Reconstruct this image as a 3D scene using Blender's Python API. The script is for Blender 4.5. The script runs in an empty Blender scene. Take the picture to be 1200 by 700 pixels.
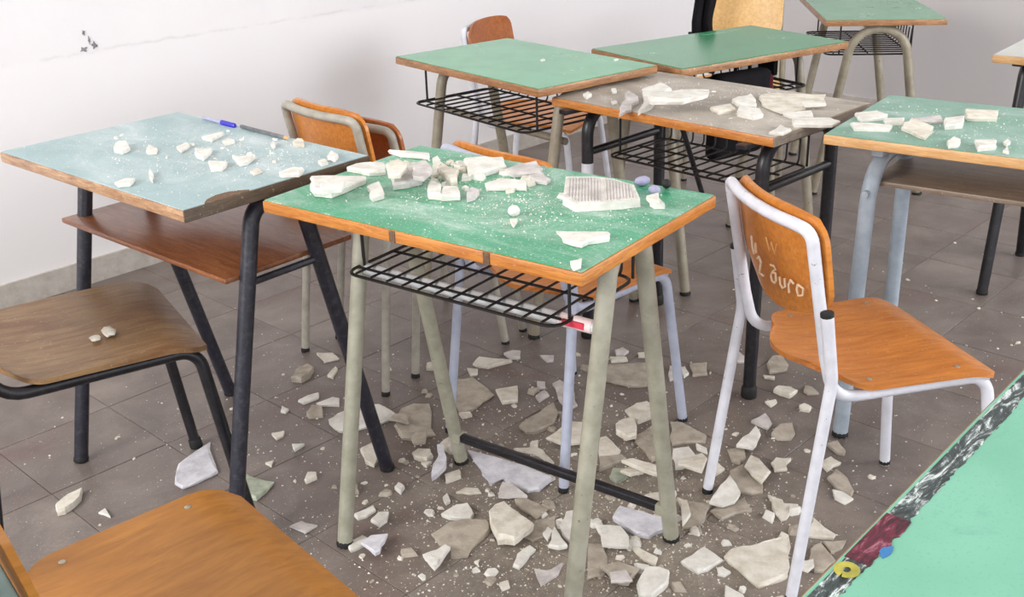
import bpy, bmesh, math, random
from mathutils import Vector, Matrix

C = bpy.context.scene.collection
scene = bpy.context.scene

# ---------------------------------------------------------------- camera
CAM_H, PITCH, ROLL = 1.370, 0.399, -0.032
cam_data = bpy.data.cameras.new('camera')
cam_data.sensor_width = 36.0
cam_data.lens = 36.0 * 1274.25 / 1200.0
cam_data.clip_start = 0.02
cam = bpy.data.objects.new('camera', cam_data)
C.objects.link(cam)
_fwd = Vector((0, math.cos(PITCH), -math.sin(PITCH)))
_rt = Vector((1, 0, 0))
_up = _rt.cross(_fwd)
_r2 = _rt * math.cos(ROLL) + _up * math.sin(ROLL)
_u2 = _up * math.cos(ROLL) - _rt * math.sin(ROLL)
_m = Matrix((_r2, _u2, -_fwd)).transposed().to_4x4()
_m.translation = Vector((0, 0, CAM_H))
cam.matrix_world = _m
scene.camera = cam

# ---------------------------------------------------------------- light
world = bpy.data.worlds.new('world')
scene.world = world
world.use_nodes = True
_bg = world.node_tree.nodes['Background']
_bg.inputs['Color'].default_value = (0.93, 0.96, 1.0, 1)
_bg.inputs['Strength'].default_value = 1.9

def area(name, loc, target, sx, sy, power, col):
    l = bpy.data.lights.new(name, 'AREA')
    l.shape = 'RECTANGLE'; l.size = sx; l.size_y = sy; l.energy = power; l.color = col
    o = bpy.data.objects.new(name, l); C.objects.link(o)
    o.location = loc
    o.rotation_euler = (Vector(target) - Vector(loc)).to_track_quat('-Z', 'Y').to_euler()
    return o
area('window_daylight', (-3.1, -0.2, 2.35), (-0.1, 2.6, 0.6), 1.4, 1.2, 95, (1.0, 0.985, 0.95))
area('right_fill_light', (4.3, 2.0, 1.9), (-0.6, 3.9, 1.0), 2.4, 1.6, 105, (0.95, 0.97, 1.0))  # added fill lamp that brightens the far part of the left wall

scene.view_settings.view_transform = 'Standard'
scene.view_settings.look = 'None'
scene.view_settings.exposure = 0.17
scene.view_settings.gamma = 1.0
scene.view_settings.use_curve_mapping = False
scene.cycles.use_denoising = True

# ---------------------------------------------------------------- materials
def s2l(c):
    return tuple(((x / 255.0) / 12.92 if x / 255.0 <= 0.04045 else ((x / 255.0 + 0.055) / 1.055) ** 2.4) for x in c) + (1.0,)

class NT:
    def __init__(self, name):
        self.m = bpy.data.materials.new(name)
        self.m.use_nodes = True
        self.t = self.m.node_tree
        self.b = self.t.nodes['Principled BSDF']
        self.obj = self.t.nodes.new('ShaderNodeTexCoord').outputs['Object']
    def n(self, typ, **kw):
        x = self.t.nodes.new(typ)
        for k, v in kw.items(): setattr(x, k, v)
        return x
    def link(self, a, b): self.t.links.new(a, b)
    def mapping(self, scale=(1, 1, 1), world=False, rot=(0, 0, 0)):
        mp = self.n('ShaderNodeMapping')
        mp.inputs['Scale'].default_value = scale
        mp.inputs['Rotation'].default_value = rot
        src = self.n('ShaderNodeNewGeometry').outputs['Position'] if world else self.obj
        self.link(src, mp.inputs['Vector'])
        return mp.outputs['Vector']
    def noise(self, vec, scale, detail=4, rough=0.6, dist=0.0):
        x = self.n('ShaderNodeTexNoise')
        x.inputs['Scale'].default_value = scale
        x.inputs['Detail'].default_value = detail
        x.inputs['Roughness'].default_value = rough
        x.inputs['Distortion'].default_value = dist
        self.link(vec, x.inputs['Vector'])
        return x.outputs['Fac']
    def ramp(self, fac, stops, interp='LINEAR'):
        r = self.n('ShaderNodeValToRGB')
        r.color_ramp.interpolation = interp
        e = r.color_ramp.elements
        while len(e) < len(stops): e.new(0.5)
        for i, (p, c) in enumerate(stops):
            e[i].position = p
            e[i].color = c if len(c) == 4 else tuple(c) + (1,)
        self.link(fac, r.inputs['Fac'])
        return r.outputs['Color']
    def mix(self, fac, a, b):
        x = self.n('ShaderNodeMix', data_type='RGBA')
        if isinstance(fac, float): x.inputs['Factor'].default_value = fac
        else: self.link(fac, x.inputs['Factor'])
        for i, v in ((6, a), (7, b)):
            if isinstance(v, tuple): x.inputs[i].default_value = v
            else: self.link(v, x.inputs[i])
        return x.outputs[2]
    def math(self, op, a, b=None):
        x = self.n('ShaderNodeMath', operation=op)
        for i, v in ((0, a), (1, b)):
            if v is None: continue
            if isinstance(v, (int, float)): x.inputs[i].default_value = v
            else: self.link(v, x.inputs[i])
        return x.outputs[0]
    def bump(self, h, strength, dist=0.01):
        x = self.n('ShaderNodeBump')
        x.inputs['Strength'].default_value = strength
        x.inputs['Distance'].default_value = dist
        self.link(h, x.inputs['Height'])
        self.link(x.outputs['Normal'], self.b.inputs['Normal'])
    def col(self, c):
        if isinstance(c, tuple): self.b.inputs['Base Color'].default_value = c
        else: self.link(c, self.b.inputs['Base Color'])
    def rough(self, r, metal=0.0, spec=0.5):
        if isinstance(r, (int, float)): self.b.inputs['Roughness'].default_value = r
        else: self.link(r, self.b.inputs['Roughness'])
        self.b.inputs['Metallic'].default_value = metal
        self.b.inputs['Specular IOR Level'].default_value = spec

BW = lambda a, b: [(a, (0, 0, 0, 1)), (b, (1, 1, 1, 1))]

def wood_mat(name, base, dark, scale=(3, 40, 40), dust=0.0, rough=0.38, stain=None):
    k = NT(name)
    v = k.mapping(scale)
    f = k.noise(v, 3.0, 6, 0.65, 0.6)
    c = k.ramp(f, [(0.28, s2l(dark)), (0.62, s2l(base))])
    big = k.noise(k.mapping(), 7.0, 4, 0.6)
    c = k.mix(k.math('MULTIPLY', k.ramp(big, BW(0.42, 0.7)), 0.45), c, s2l(dark))
    if stain is not None:
        st = k.noise(k.mapping((9, 2.2, 4)), 1.7, 5, 0.6, 0.5)
        c = k.mix(k.math('MULTIPLY', k.ramp(st, BW(0.5, 0.66)), 0.75), c, s2l(stain))
    if dust > 0.05:
        d = k.noise(k.mapping(), 130.0, 3, 0.7)
        c = k.mix(k.math('MULTIPLY', k.ramp(d, BW(0.64 - dust * 0.15, 0.78)), 0.6), c, s2l((214, 200, 184)))
    k.col(c); k.rough(rough)
    k.bump(f, 0.12, 0.002)
    return k.m

def laminate_mat(name, green, green2, dust=0.3, dustcol=(220, 224, 220), dscale=5.0, rough=0.3, speck=0.5, spec=0.5):
    k = NT(name)
    n1 = k.noise(k.mapping(), 9.0, 3, 0.5)
    c = k.ramp(n1, [(0.35, s2l(green2)), (0.65, s2l(green))])
    sp = k.noise(k.mapping(), 260.0, 2, 0.6)
    c = k.mix(k.math('MULTIPLY', k.ramp(sp, BW(0.60, 0.66)), speck), c, s2l(dustcol))
    d1 = k.noise(k.mapping((1.0, 2.0, 1.0), rot=(0, 0, 0.5)), dscale, 8, 0.68, 0.7)
    mask = k.ramp(d1, BW(0.62 - dust * 0.34, 0.80 - dust * 0.24))
    fine = k.ramp(k.noise(k.mapping(), 90.0, 4, 0.7), BW(0.3, 0.62))
    mask = k.math('MULTIPLY', mask, k.math('ADD', k.math('MULTIPLY', fine, 0.55), 0.35))
    c = k.mix(mask, c, s2l(dustcol))
    k.col(c)
    k.rough(k.math('ADD', k.math('MULTIPLY', mask, 0.5), rough), 0, spec)
    return k.m

def paint_mat(name, c1, c2=None, rough=0.4, metal=0.0, chips=None, dust=0.0, spec=0.5):
    k = NT(name)
    c2 = c2 or tuple(max(0, x - 14) for x in c1)
    n = k.noise(k.mapping(), 22.0, 4, 0.6)
    c = k.ramp(n, [(0.35, s2l(c2)), (0.65, s2l(c1))])
    if chips:
        q = k.noise(k.mapping(), 60.0, 3, 0.7)
        c = k.mix(k.ramp(q, BW(0.68, 0.71)), c, s2l(chips))
    if dust > 0:
        q = k.noise(k.mapping(), 75.0, 4, 0.7)
        c = k.mix(k.math('MULTIPLY', k.ramp(q, BW(0.5, 0.75)), dust), c, s2l((216, 210, 202)))
    k.col(c); k.rough(rough, metal, spec)
    return k.m

def plaster_mat(name, c1, c2, bumps=0.5):
    k = NT(name)
    w = k.mapping(world=True)
    n = k.noise(w, 28.0, 5, 0.62)
    c = k.ramp(n, [(0.35, s2l(c2)), (0.6, s2l(c1))])
    k.col(c); k.rough(0.9, 0, 0.2)
    k.bump(k.noise(w, 110.0, 5, 0.7), bumps, 0.004)
    return k.m

M = {}
M['W'] = plaster_mat('plaster_white', (232, 229, 222), (212, 207, 198))
M['C'] = plaster_mat('plaster_cream', (228, 222, 210), (203, 194, 178))
M['T'] = plaster_mat('plaster_tan', (186, 176, 162), (160, 149, 136), 0.6)
M['G'] = plaster_mat('plaster_pinkish_grey', (214, 207, 204), (186, 178, 175))
M['L'] = plaster_mat('plaster_lilac_white', (222, 220, 226), (192, 190, 197), 0.3)
M['N'] = plaster_mat('plaster_greenish', (190, 196, 178), (156, 162, 144))
M['edge_orange'] = wood_mat('edge_orange_wood', (206, 138, 66), (160, 92, 40), (8, 8, 75), 0.1)
M['edge_brown'] = wood_mat('edge_worn_brown_wood', (176, 128, 84), (118, 78, 52), (8, 8, 75), 0.35)
M['edge_pink'] = wood_mat('edge_worn_pinkish_wood', (196, 158, 122), (132, 92, 68), (8, 8, 60), 0.4)
M['edge_grey'] = wood_mat('edge_greyed_wood', (150, 138, 124), (104, 92, 80), (8, 8, 75), 0.3)
M['edge_shaded'] = wood_mat('edge_shaded_wood', (98, 84, 70), (66, 55, 45), (8, 8, 75), 0.15)  # darkened to paint in the shade on the blue desk's right edge
M['edge_pale'] = wood_mat('edge_pale_wood', (220, 178, 126), (188, 138, 84), (8, 8, 75), 0.1)
M['shelf_brown'] = wood_mat('shelf_brown_wood', (150, 96, 62), (104, 58, 36), (4, 26, 26), 0.1, 0.3)
M['shelf_grey'] = wood_mat('shelf_grey_brown_wood', (142, 126, 110), (110, 94, 80), (4, 26, 26), 0.2, 0.4)
M['ply_orange'] = wood_mat('plywood_orange', (212, 136, 56), (178, 102, 36), (26, 3, 26), 0.06, 0.34)
M['ply_seat'] = wood_mat('plywood_seat_orange', (208, 132, 60), (170, 98, 40), (26, 3, 26), 0.16, 0.36)
M['ply_ochre'] = wood_mat('plywood_seat_ochre', (176, 118, 50), (146, 92, 34), (22, 3, 22), 0.04, 0.36)
M['ply_brown'] = wood_mat('plywood_worn_brown', (158, 126, 88), (120, 88, 58), (24, 3, 24), 0.12, 0.42, (112, 70, 40))
M['ply_dark'] = wood_mat('plywood_red_brown', (176, 104, 56), (138, 74, 36), (26, 3, 26), 0.05, 0.36)
M['ply_light'] = wood_mat('plywood_light', (232, 190, 126), (208, 158, 92), (26, 3, 26), 0.05, 0.36)
M['lam_blue'] = laminate_mat('laminate_pale_blue', (158, 182, 184), (146, 171, 174), 0.55, (212, 218, 220), 4.0, 0.42)
M['lam_green_c'] = laminate_mat('laminate_green_dusty', (58, 158, 116), (48, 144, 102), 0.48, (206, 220, 212), 4.6, 0.3)
M['lam_green_d'] = laminate_mat('laminate_green', (102, 174, 134), (94, 164, 124), 0.05, (206, 220, 212), 4.0, 0.22, 0.12)
M['lam_green_e'] = laminate_mat('laminate_green_shiny', (56, 146, 98), (46, 132, 86), 0.04, (206, 220, 212), 4.0, 0.16, 0.1)
M['lam_green_h'] = laminate_mat('laminate_green_far', (108, 166, 134), (98, 158, 124), 0.08, (206, 220, 212), 4.0, 0.2, 0.1)
M['lam_grey'] = laminate_mat('laminate_grey_dusty', (168, 158, 146), (150, 140, 128), 0.6, (214, 206, 196), 3.6, 0.45)
M['lam_green_g'] = laminate_mat('laminate_grey_green_dusty', (120, 166, 146), (104, 152, 132), 0.5, (192, 204, 202), 3.2, 0.3)
M['lam_teal'] = laminate_mat('laminate_mint_speckled', (128, 190, 164), (118, 181, 154), 0.12, (112, 168, 150), 9.0, 0.45, 0.5)
M['lam_pale'] = laminate_mat('laminate_pale_grey', (206, 206, 200), (196, 196, 190), 0.3, (224, 222, 218), 4.0, 0.4)
M['black'] = paint_mat('black_paint', (30, 28, 34), (18, 17, 22), 0.35, 0.0, None, 0.03)
M['navy'] = paint_mat('black_blue_paint', (40, 40, 52), (28, 28, 38), 0.38, 0.0, None, 0.06)
M['wire'] = paint_mat('black_wire', (28, 26, 26), (18, 17, 17), 0.45)
M['beige'] = paint_mat('beige_grey_paint', (164, 161, 145), (142, 140, 123), 0.4, 0.0, (116, 108, 88))
M['beige_far'] = paint_mat('beige_brown_paint', (158, 150, 132), (138, 128, 110), 0.42, 0.0, (110, 98, 80))
M['white_tube'] = paint_mat('white_lilac_paint', (222, 222, 230), (204, 204, 212), 0.34, 0.0, (150, 142, 134))
M['blue_tube'] = paint_mat('pale_blue_paint', (184, 188, 206), (166, 172, 190), 0.36)
M['bluegrey'] = paint_mat('blue_grey_paint', (164, 174, 184), (146, 156, 168), 0.36)
M['grey_tube'] = paint_mat('warm_grey_paint', (176, 170, 158), (150, 144, 132), 0.38)
M['green_grey'] = paint_mat('green_grey_paint', (120, 134, 128), (104, 118, 112), 0.4)
M['rubber'] = paint_mat('black_rubber', (30, 29, 28), (20, 19, 18), 0.7)
M['tube_white'] = paint_mat('white_dusty_crossbar', (206, 210, 212), (180, 184, 188), 0.4, 0, None, 0.3)
M['sticker_w'] = paint_mat('sticker_white', (232, 214, 212), (226, 204, 204), 0.5)
M['sticker_r'] = paint_mat('sticker_red', (214, 64, 84), (196, 48, 70), 0.5)
M['screw'] = paint_mat('steel_screw', (196, 188, 170), (170, 160, 142), 0.35, 0.8)
M['chalk'] = paint_mat('chalk_white', (238, 214, 186), (232, 200, 166), 0.9)
M['pen_blue'] = paint_mat('pen_blue', (56, 50, 190), (44, 38, 168), 0.3)
M['pen_body'] = paint_mat('pen_pale', (190, 190, 214), (150, 150, 190), 0.3)
M['ruler'] = paint_mat('pencil_grey', (120, 122, 126), (84, 86, 92), 0.5)
M['lilac'] = paint_mat('lilac_lump', (178, 172, 194), (152, 150, 182), 0.7)
M['dark_cloth'] = paint_mat('black_cloth', (22, 20, 24), (14, 13, 16), 0.9, 0, None, 0.0, 0.2)
M['maroon'] = paint_mat('dark_red_cloth', (84, 22, 34), (60, 14, 24), 0.85, 0, None, 0.0, 0.2)
M['paper'] = paint_mat('white_paper', (224, 222, 220), (206, 204, 202), 0.8)
M['chipwood'] = wood_mat('bare_chipboard', (120, 92, 70), (84, 60, 44), (60, 60, 60), 0.2, 0.8)
M['yellow'] = paint_mat('yellow_paint', (190, 180, 78), (142, 136, 50), 0.6)
M['blue_paint'] = paint_mat('blue_paint', (64, 128, 186), (48, 104, 160), 0.6)

def border_mat():
    k = NT('painted_dark_border')
    n = k.noise(k.mapping((9, 34, 10), rot=(0, 0, 0.7)), 2.4, 6, 0.75, 1.4)
    c = k.ramp(n, [(0.38, s2l((40, 44, 46))), (0.52, s2l((72, 82, 82))), (0.6, s2l((206, 214, 212))), (0.72, s2l((214, 220, 220)))])
    k.col(c); k.rough(0.55)
    return k.m
M['border'] = border_mat()
def redpatch_mat():
    k = NT('painted_red_patch')
    n = k.noise(k.mapping((9, 30, 10), rot=(0, 0, 0.7)), 3.0, 6, 0.75, 1.2)
    c = k.ramp(n, [(0.4, s2l((52, 22, 34))), (0.55, s2l((112, 36, 56))), (0.68, s2l((176, 120, 136)))])
    k.col(c); k.rough(0.55)
    return k.m
M['redpatch'] = redpatch_mat()

def floor_mat(name, shift):
    k = NT(name)
    w = k.mapping(world=True)
    a = k.noise(k.mapping((1, 1, 1), world=True, rot=(0, 0, 0.8 + shift)), 4.5, 6, 0.62, 0.5)
    c = k.ramp(a, [(0.3, s2l((98 + shift * 5, 88, 83))), (0.5, s2l((116, 105, 99))), (0.7, s2l((135, 123, 116)))])
    # white plaster dust trodden into the tiles, thicker where the rubble lies
    f = k.ramp(k.noise(w, 3.0, 8, 0.75, 0.8), BW(0.5, 0.78))
    g = k.ramp(k.noise(w, 120.0, 4, 0.75), BW(0.48, 0.72))
    m = k.math('MULTIPLY', f, k.math('ADD', k.math('MULTIPLY', g, 0.5), 0.16))
    c = k.mix(m, c, s2l((190, 184, 176)))
    sub = k.n('ShaderNodeVectorMath', operation='DISTANCE')
    k.link(w, sub.inputs[0]); sub.inputs[1].default_value = (0.20, 1.98, 0.0)
    near = k.ramp(k.math('ADD', sub.outputs['Value'], k.math('MULTIPLY', k.noise(w, 6.0, 4, 0.6), 0.5)), [(0.38, (1, 1, 1, 1)), (0.85, (0, 0, 0, 1))])
    gg = k.ramp(k.noise(w, 55.0, 6, 0.75), BW(0.36, 0.66))
    c = k.mix(k.math('MULTIPLY', near, k.math('ADD', k.math('MULTIPLY', gg, 0.55), 0.15)), c, s2l((172, 162, 144)))
    g2 = k.ramp(k.noise(w, 210.0, 2, 0.6), BW(0.67, 0.70))
    c = k.mix(k.math('MULTIPLY', g2, 0.45), c, s2l((206, 200, 192)))
    k.col(c)
    k.rough(k.math('ADD', k.math('MULTIPLY', m, 0.4), 0.38), 0, 0.45)
    k.bump(k.noise(w, 60.0, 4, 0.7), 0.06, 0.004)
    return k.m
TILE_M = [floor_mat('floor_tile_a', 0.0), floor_mat('floor_tile_b', 0.9), floor_mat('floor_tile_c', 1.9)]
M['grout'] = paint_mat('floor_joint', (100, 90, 84), (88, 79, 74), 0.9)

def wall_mat(name, c1, c2, low, band):
    k = NT(name)
    w = k.mapping(world=True)
    n = k.noise(w, 1.6, 5, 0.55)
    c = k.ramp(n, [(0.35, s2l(c2)), (0.65, s2l(c1))])
    sep = k.n('ShaderNodeSeparateXYZ')
    k.link(k.n('ShaderNodeNewGeometry').outputs['Position'], sep.inputs[0])
    z = k.math('ADD', sep.outputs['Z'], k.math('MULTIPLY', k.noise(w, 9.0, 4, 0.6), 0.03))
    below = k.ramp(k.math('MULTIPLY', k.math('ADD', k.math('SUBTRACT', band, z), 0.01), 60.0), BW(0.0, 1.0))
    c = k.mix(below, c, s2l(low))
    ln = k.ramp(k.math('ABSOLUTE', k.math('SUBTRACT', z, band + 0.012)), [(0.0, (1, 1, 1, 1)), (0.006, (0, 0, 0, 1))])
    c = k.mix(k.math('MULTIPLY', ln, k.ramp(k.noise(w, 5.0, 5, 0.7), BW(0.45, 0.8))), c, s2l((196, 191, 191)))
    sc = k.ramp(k.noise(k.mapping((1, 1, 0.35), world=True), 16.0, 6, 0.7, 1.5), BW(0.70, 0.76))
    c = k.mix(k.math('MULTIPLY', sc, 0.35), c, s2l((178, 172, 172)))
    k.col(c); k.rough(0.6, 0, 0.3)
    k.bump(k.noise(w, 30.0, 5, 0.6), 0.12, 0.006)
    return k.m
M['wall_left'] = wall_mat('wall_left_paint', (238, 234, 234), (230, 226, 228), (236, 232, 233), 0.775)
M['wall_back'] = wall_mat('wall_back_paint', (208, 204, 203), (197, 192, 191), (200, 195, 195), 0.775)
M['base'] = paint_mat('skirting_grey', (196, 190, 182), (176, 168, 160), 0.5, 0, None, 0.3)

# ---------------------------------------------------------------- helpers
def mesh_obj(name, bm, mat, parent=None, smooth=True):
    bmesh.ops.recalc_face_normals(bm, faces=bm.faces[:])
    me = bpy.data.meshes.new(name)
    bm.to_mesh(me); bm.free()
    if smooth:
        me.polygons.foreach_set('use_smooth', [True] * len(me.polygons))
        if hasattr(me, 'set_sharp_from_angle'): me.set_sharp_from_angle(angle=math.radians(38))
    mats = mat if isinstance(mat, list) else [mat]
    for q in mats: me.materials.append(q)
    o = bpy.data.objects.new(name, me)
    C.objects.link(o)
    if parent is not None: o.parent = parent
    return o

def thing(name, label, cat, loc=(0, 0, 0), rz=0.0, group=None):
    o = bpy.data.objects.new(name, None)
    C.objects.link(o)
    o.empty_display_size = 0.1
    o.location = loc; o.rotation_euler = (0, 0, rz)
    o['label'] = label; o['category'] = cat
    if group: o['group'] = group
    return o

def tag(o, label, cat, group=None):
    o['label'] = label; o['category'] = cat
    if group: o['group'] = group
    return o

def box(bm, x0, x1, y0, y1, z0, z1, bev=0.0, seg=2):
    r = bmesh.ops.create_cube(bm, size=1.0)
    vs = r['verts']
    for v in vs:
        v.co = Vector(((x0 + x1) / 2 + v.co.x * (x1 - x0), (y0 + y1) / 2 + v.co.y * (y1 - y0), (z0 + z1) / 2 + v.co.z * (z1 - z0)))
    if bev > 0:
        es = list({e for v in vs for e in v.link_edges})
        bmesh.ops.bevel(bm, geom=es, offset=bev, segments=seg, affect='EDGES', profile=0.5)

def fillet(pts, rad, seg=5):
    P = [Vector(p) for p in pts]
    out = [P[0]]
    for i in range(1, len(P) - 1):
        r = rad[i] if isinstance(rad, (list, tuple)) else rad
        a, b, c = P[i - 1], P[i], P[i + 1]
        u = (a - b); w = (c - b)
        lu, lw = u.length, w.length
        u.normalize(); w.normalize()
        ang = u.angle(w)
        if r <= 0 or ang > 3.05:
            out.append(b); continue
        d = min(r / math.tan(ang / 2), lu * (0.97 if i == 1 else 0.49), lw * (0.97 if i == len(P) - 2 else 0.49))
        rr = d * math.tan(ang / 2)
        bis = (u + w).normalized()
        cen = b + bis * (rr / math.sin(ang / 2))
        s = (b + u * d) - cen; e = (b + w * d) - cen
        for k in range(seg + 1):
            t = k / seg
            q = s.normalized().slerp(e.normalized(), t)
            out.append(cen + q.normalized() * rr)
    out.append(P[-1])
    return out

def tube(bm, pts, r, n=10, cap=True):
    P = [Vector(p) for p in pts]
    T = []
    for i in range(len(P)):
        a = P[max(i - 1, 0)]; b = P[min(i + 1, len(P) - 1)]
        T.append((b - a).normalized())
    ref = Vector((0, 0, 1)) if abs(T[0].z) < 0.9 else Vector((1, 0, 0))
    N = (ref - T[0] * ref.dot(T[0])).normalized()
    rings = []
    for i, p in enumerate(P):
        if i:
            N = (N - T[i] * N.dot(T[i]))
            N.normalize()
        B = T[i].cross(N)
        rr = r[i] if isinstance(r, (list, tuple)) else r
        rings.append([bm.verts.new(p + (N * math.cos(2 * math.pi * k / n) + B * math.sin(2 * math.pi * k / n)) * rr) for k in range(n)])
    for a, b in zip(rings, rings[1:]):
        for k in range(n):
            bm.faces.new((a[k], a[(k + 1) % n], b[(k + 1) % n], b[k]))
    if cap:
        bm.faces.new(list(reversed(rings[0]))); bm.faces.new(rings[-1])

def tube_obj(name, pts, r, mat, parent, n=10):
    bm = bmesh.new(); tube(bm, pts, r, n)
    return mesh_obj(name, bm, mat, parent)

def foot(parent, top, bot, r, h_=0.013, w_=1.07):
    """black rubber cap on the lower end of a leg running from top to bot"""
    a, b = Vector(top), Vector(bot)
    d = (a - b).normalized()
    bm = bmesh.new()
    tube(bm, [b + d * h_, b + d * (h_ * 0.85), b + d * 0.003, b], [r * 1.01, r * w_, r * (w_ + 0.03), r * (w_ - 0.05)], 10)
    for v in bm.verts: v.co.z = max(v.co.z, 0.0008)
    return mesh_obj('rubber_foot', bm, M['rubber'], parent)

def grid_plate(bm, nx, ny, fn, th, nrm):
    """curved plate: fn(u in -1..1, v in 0..1) -> Vector, thickness along nrm(u,v)"""
    top = []; bot = []
    for j in range(ny + 1):
        rt = []; rb = []
        for i in range(nx + 1):
            u = -1 + 2 * i / nx; v = j / ny
            p = fn(u, v); q = nrm(u, v)
            rt.append(bm.verts.new(p)); rb.append(bm.verts.new(p - q * th))
        top.append(rt); bot.append(rb)
    for j in range(ny):
        for i in range(nx):
            bm.faces.new((top[j][i], top[j][i + 1], top[j + 1][i + 1], top[j + 1][i]))
            bm.faces.new((bot[j][i + 1], bot[j][i], bot[j + 1][i], bot[j + 1][i + 1]))
    for j in range(ny):
        bm.faces.new((top[j][0], top[j + 1][0], bot[j + 1][0], bot[j][0]))
        bm.faces.new((top[j + 1][nx], top[j][nx], bot[j][nx], bot[j + 1][nx]))
    for i in range(nx):
        bm.faces.new((top[0][i + 1], top[0][i], bot[0][i], bot[0][i + 1]))
        bm.faces.new((top[ny][i], top[ny][i + 1], bot[ny][i + 1], bot[ny][i]))

# ---------------------------------------------------------------- room
WD = Vector((0.6932, 0.7208, 0)); WN = Vector((0.7208, -0.6932, 0))     # along the left wall / into the room
CORNER = Vector((1.17, 6.243, 0))
def room_box(name, a, b, thick_dir, th, z0, z1, mat):
    bm = bmesh.new()
    a = Vector(a); b = Vector(b); t = thick_dir * th
    base = [a, b, b + t, a + t]
    lo = [bm.verts.new((p.x, p.y, z0)) for p in base]; hi = [bm.verts.new((p.x, p.y, z1)) for p in base]
    for i in range(4):
        j = (i + 1) % 4
        bm.faces.new((lo[i], lo[j], hi[j], hi[i]))
    bm.faces.new(lo); bm.faces.new(hi)
    o = mesh_obj(name, bm, mat, None, False)
    o['kind'] = 'structure'
    return o
WL0 = CORNER - WD * 8.2
wall_l = room_box('wall_left', WL0, CORNER, -WN, 0.12, -0.05, 3.0, M['wall_left'])
wall_b = room_box('wall_back', CORNER - WN * 0.12, CORNER + WN * 6.4, WD, 0.12, -0.05, 3.0, M['wall_back'])
bm = bmesh.new()
ce = [CORNER - WD * 8.2, CORNER, CORNER + WN * 6.4, CORNER + WN * 6.4 - WD * 8.2]
lo = [bm.verts.new((p.x, p.y, 3.0)) for p in ce]; hi = [bm.verts.new((p.x, p.y, 3.12)) for p in ce]
for i in range(4): bm.faces.new((lo[i], lo[(i + 1) % 4], hi[(i + 1) % 4], hi[i]))
bm.faces.new(lo); bm.faces.new(hi)
ceil = mesh_obj('ceiling', bm, paint_mat('ceiling_white', (226, 224, 220), (220, 218, 214), 0.8), None, False)
ceil['kind'] = 'structure'
room_box('baseboard_left', WL0, CORNER, WN, 0.012, 0.0, 0.085, M['base'])
room_box('baseboard_back', CORNER + WN * 0.012, CORNER + WN * 6.4, -WD, 0.012, 0.0, 0.085, M['base'])

# dark chipped smudge where something hung on the left wall
def wall_point(u, w):
    f = 1274.25
    d = _fwd + _r2 * ((u - 600) / f) - _u2 * ((w - 350) / f)
    o = Vector((0, 0, CAM_H))
    t = (CORNER - o).dot(WN) / d.dot(WN)
    return o + d * t
bm = bmesh.new()
ctr = Vector((-1.3555, 3.6169, 0.8021)) + WN * 0.0005
for (du, dv, ru, rv) in ((-0.02, -0.02, 0.015, 0.009), (0.016, -0.012, 0.010, 0.013), (-0.012, 0.032, 0.006, 0.009), (0.002, 0.006, 0.004, 0.014)):
    ring = []
    for k in range(12):
        a = 2 * math.pi * k / 12
        j = 0.8 + 0.35 * math.sin(k * 2.3 + du * 90)
        ring.append(ctr + WD * (du + math.cos(a) * ru * j) + Vector((0, 0, dv + math.sin(a) * rv * j)))
    lo = [bm.verts.new(p) for p in ring]; hi = [bm.verts.new(p + WN * 0.002) for p in ring]
    for k in range(12): bm.faces.new((lo[k], lo[(k + 1) % 12], hi[(k + 1) % 12], hi[k]))
    bm.faces.new(hi)
sm = mesh_obj('paint_smudge', bm, paint_mat('smudge_grey', (150, 146, 150), (112, 108, 114), 0.9), wall_l, False)

# floor: base slab with the joint colour, tiles set on it
bm = bmesh.new()
P0 = CORNER; ext = [CORNER - WD * 8.2, CORNER, CORNER + WN * 6.4, CORNER + WN * 6.4 - WD * 8.2]
lo = [bm.verts.new((p.x, p.y, -0.05)) for p in ext]; hi = [bm.verts.new((p.x, p.y, -0.0025)) for p in ext]
for i in range(4): bm.faces.new((lo[i], lo[(i + 1) % 4], hi[(i + 1) % 4], hi[i]))
bm.faces.new(lo); bm.faces.new(hi)
floor = mesh_obj('floor', bm, M['grout'], None, False)
floor['kind'] = 'structure'
TS = 0.30
rnd = random.Random(4)
def tile_mesh(mat):
    bm = bmesh.new()
    box(bm, -TS / 2 + 0.0008, TS / 2 - 0.0008, -TS / 2 + 0.0008, TS / 2 - 0.0008, -0.006, 0.0, 0.0012, 1)
    me = bpy.data.meshes.new('floor_tile'); bm.to_mesh(me); bm.free()
    me.materials.append(mat)
    return me
TM = [tile_mesh(q) for q in TILE_M]
frz = math.atan2(WD.y, WD.x)
rest = bmesh.new()
def in_view(p):
    q = p - Vector((0, 0, CAM_H))
    z = q.dot(_fwd)
    if z < 0.6: return False
    u = 600 + 1274.25 * q.dot(_r2) / z; w = 350 - 1274.25 * q.dot(_u2) / z
    return -110 < u < 1310 and -40 < w < 860
cnt = 0
for i in range(int(8.2 / TS)):
    for j in range(int(6.4 / TS)):
        c = CORNER - WD * ((i + 0.5) * TS) + WN * ((j + 0.5) * TS)
        if in_view(c) and cnt < 300:
            o = bpy.data.objects.new('tile', TM[rnd.randrange(3)])
            C.objects.link(o)
            o.parent = floor
            o.location = (c.x, c.y, -0.0004 * rnd.random())
            o.rotation_euler = (rnd.uniform(-1, 1) * 0.0008, rnd.uniform(-1, 1) * 0.0008, frz)
            cnt += 1
        else:
            h = TS / 2 - 0.0015
            vs = [rest.verts.new((c + WD * a * h + WN * b * h) + Vector((0, 0, -0.0006))) for a, b in ((-1, -1), (1, -1), (1, 1), (-1, 1))]
            rest.faces.new(vs)
ro = mesh_obj('tiles_beyond', rest, TILE_M[0], floor, False)
ro['kind'] = 'stuff'

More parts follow.
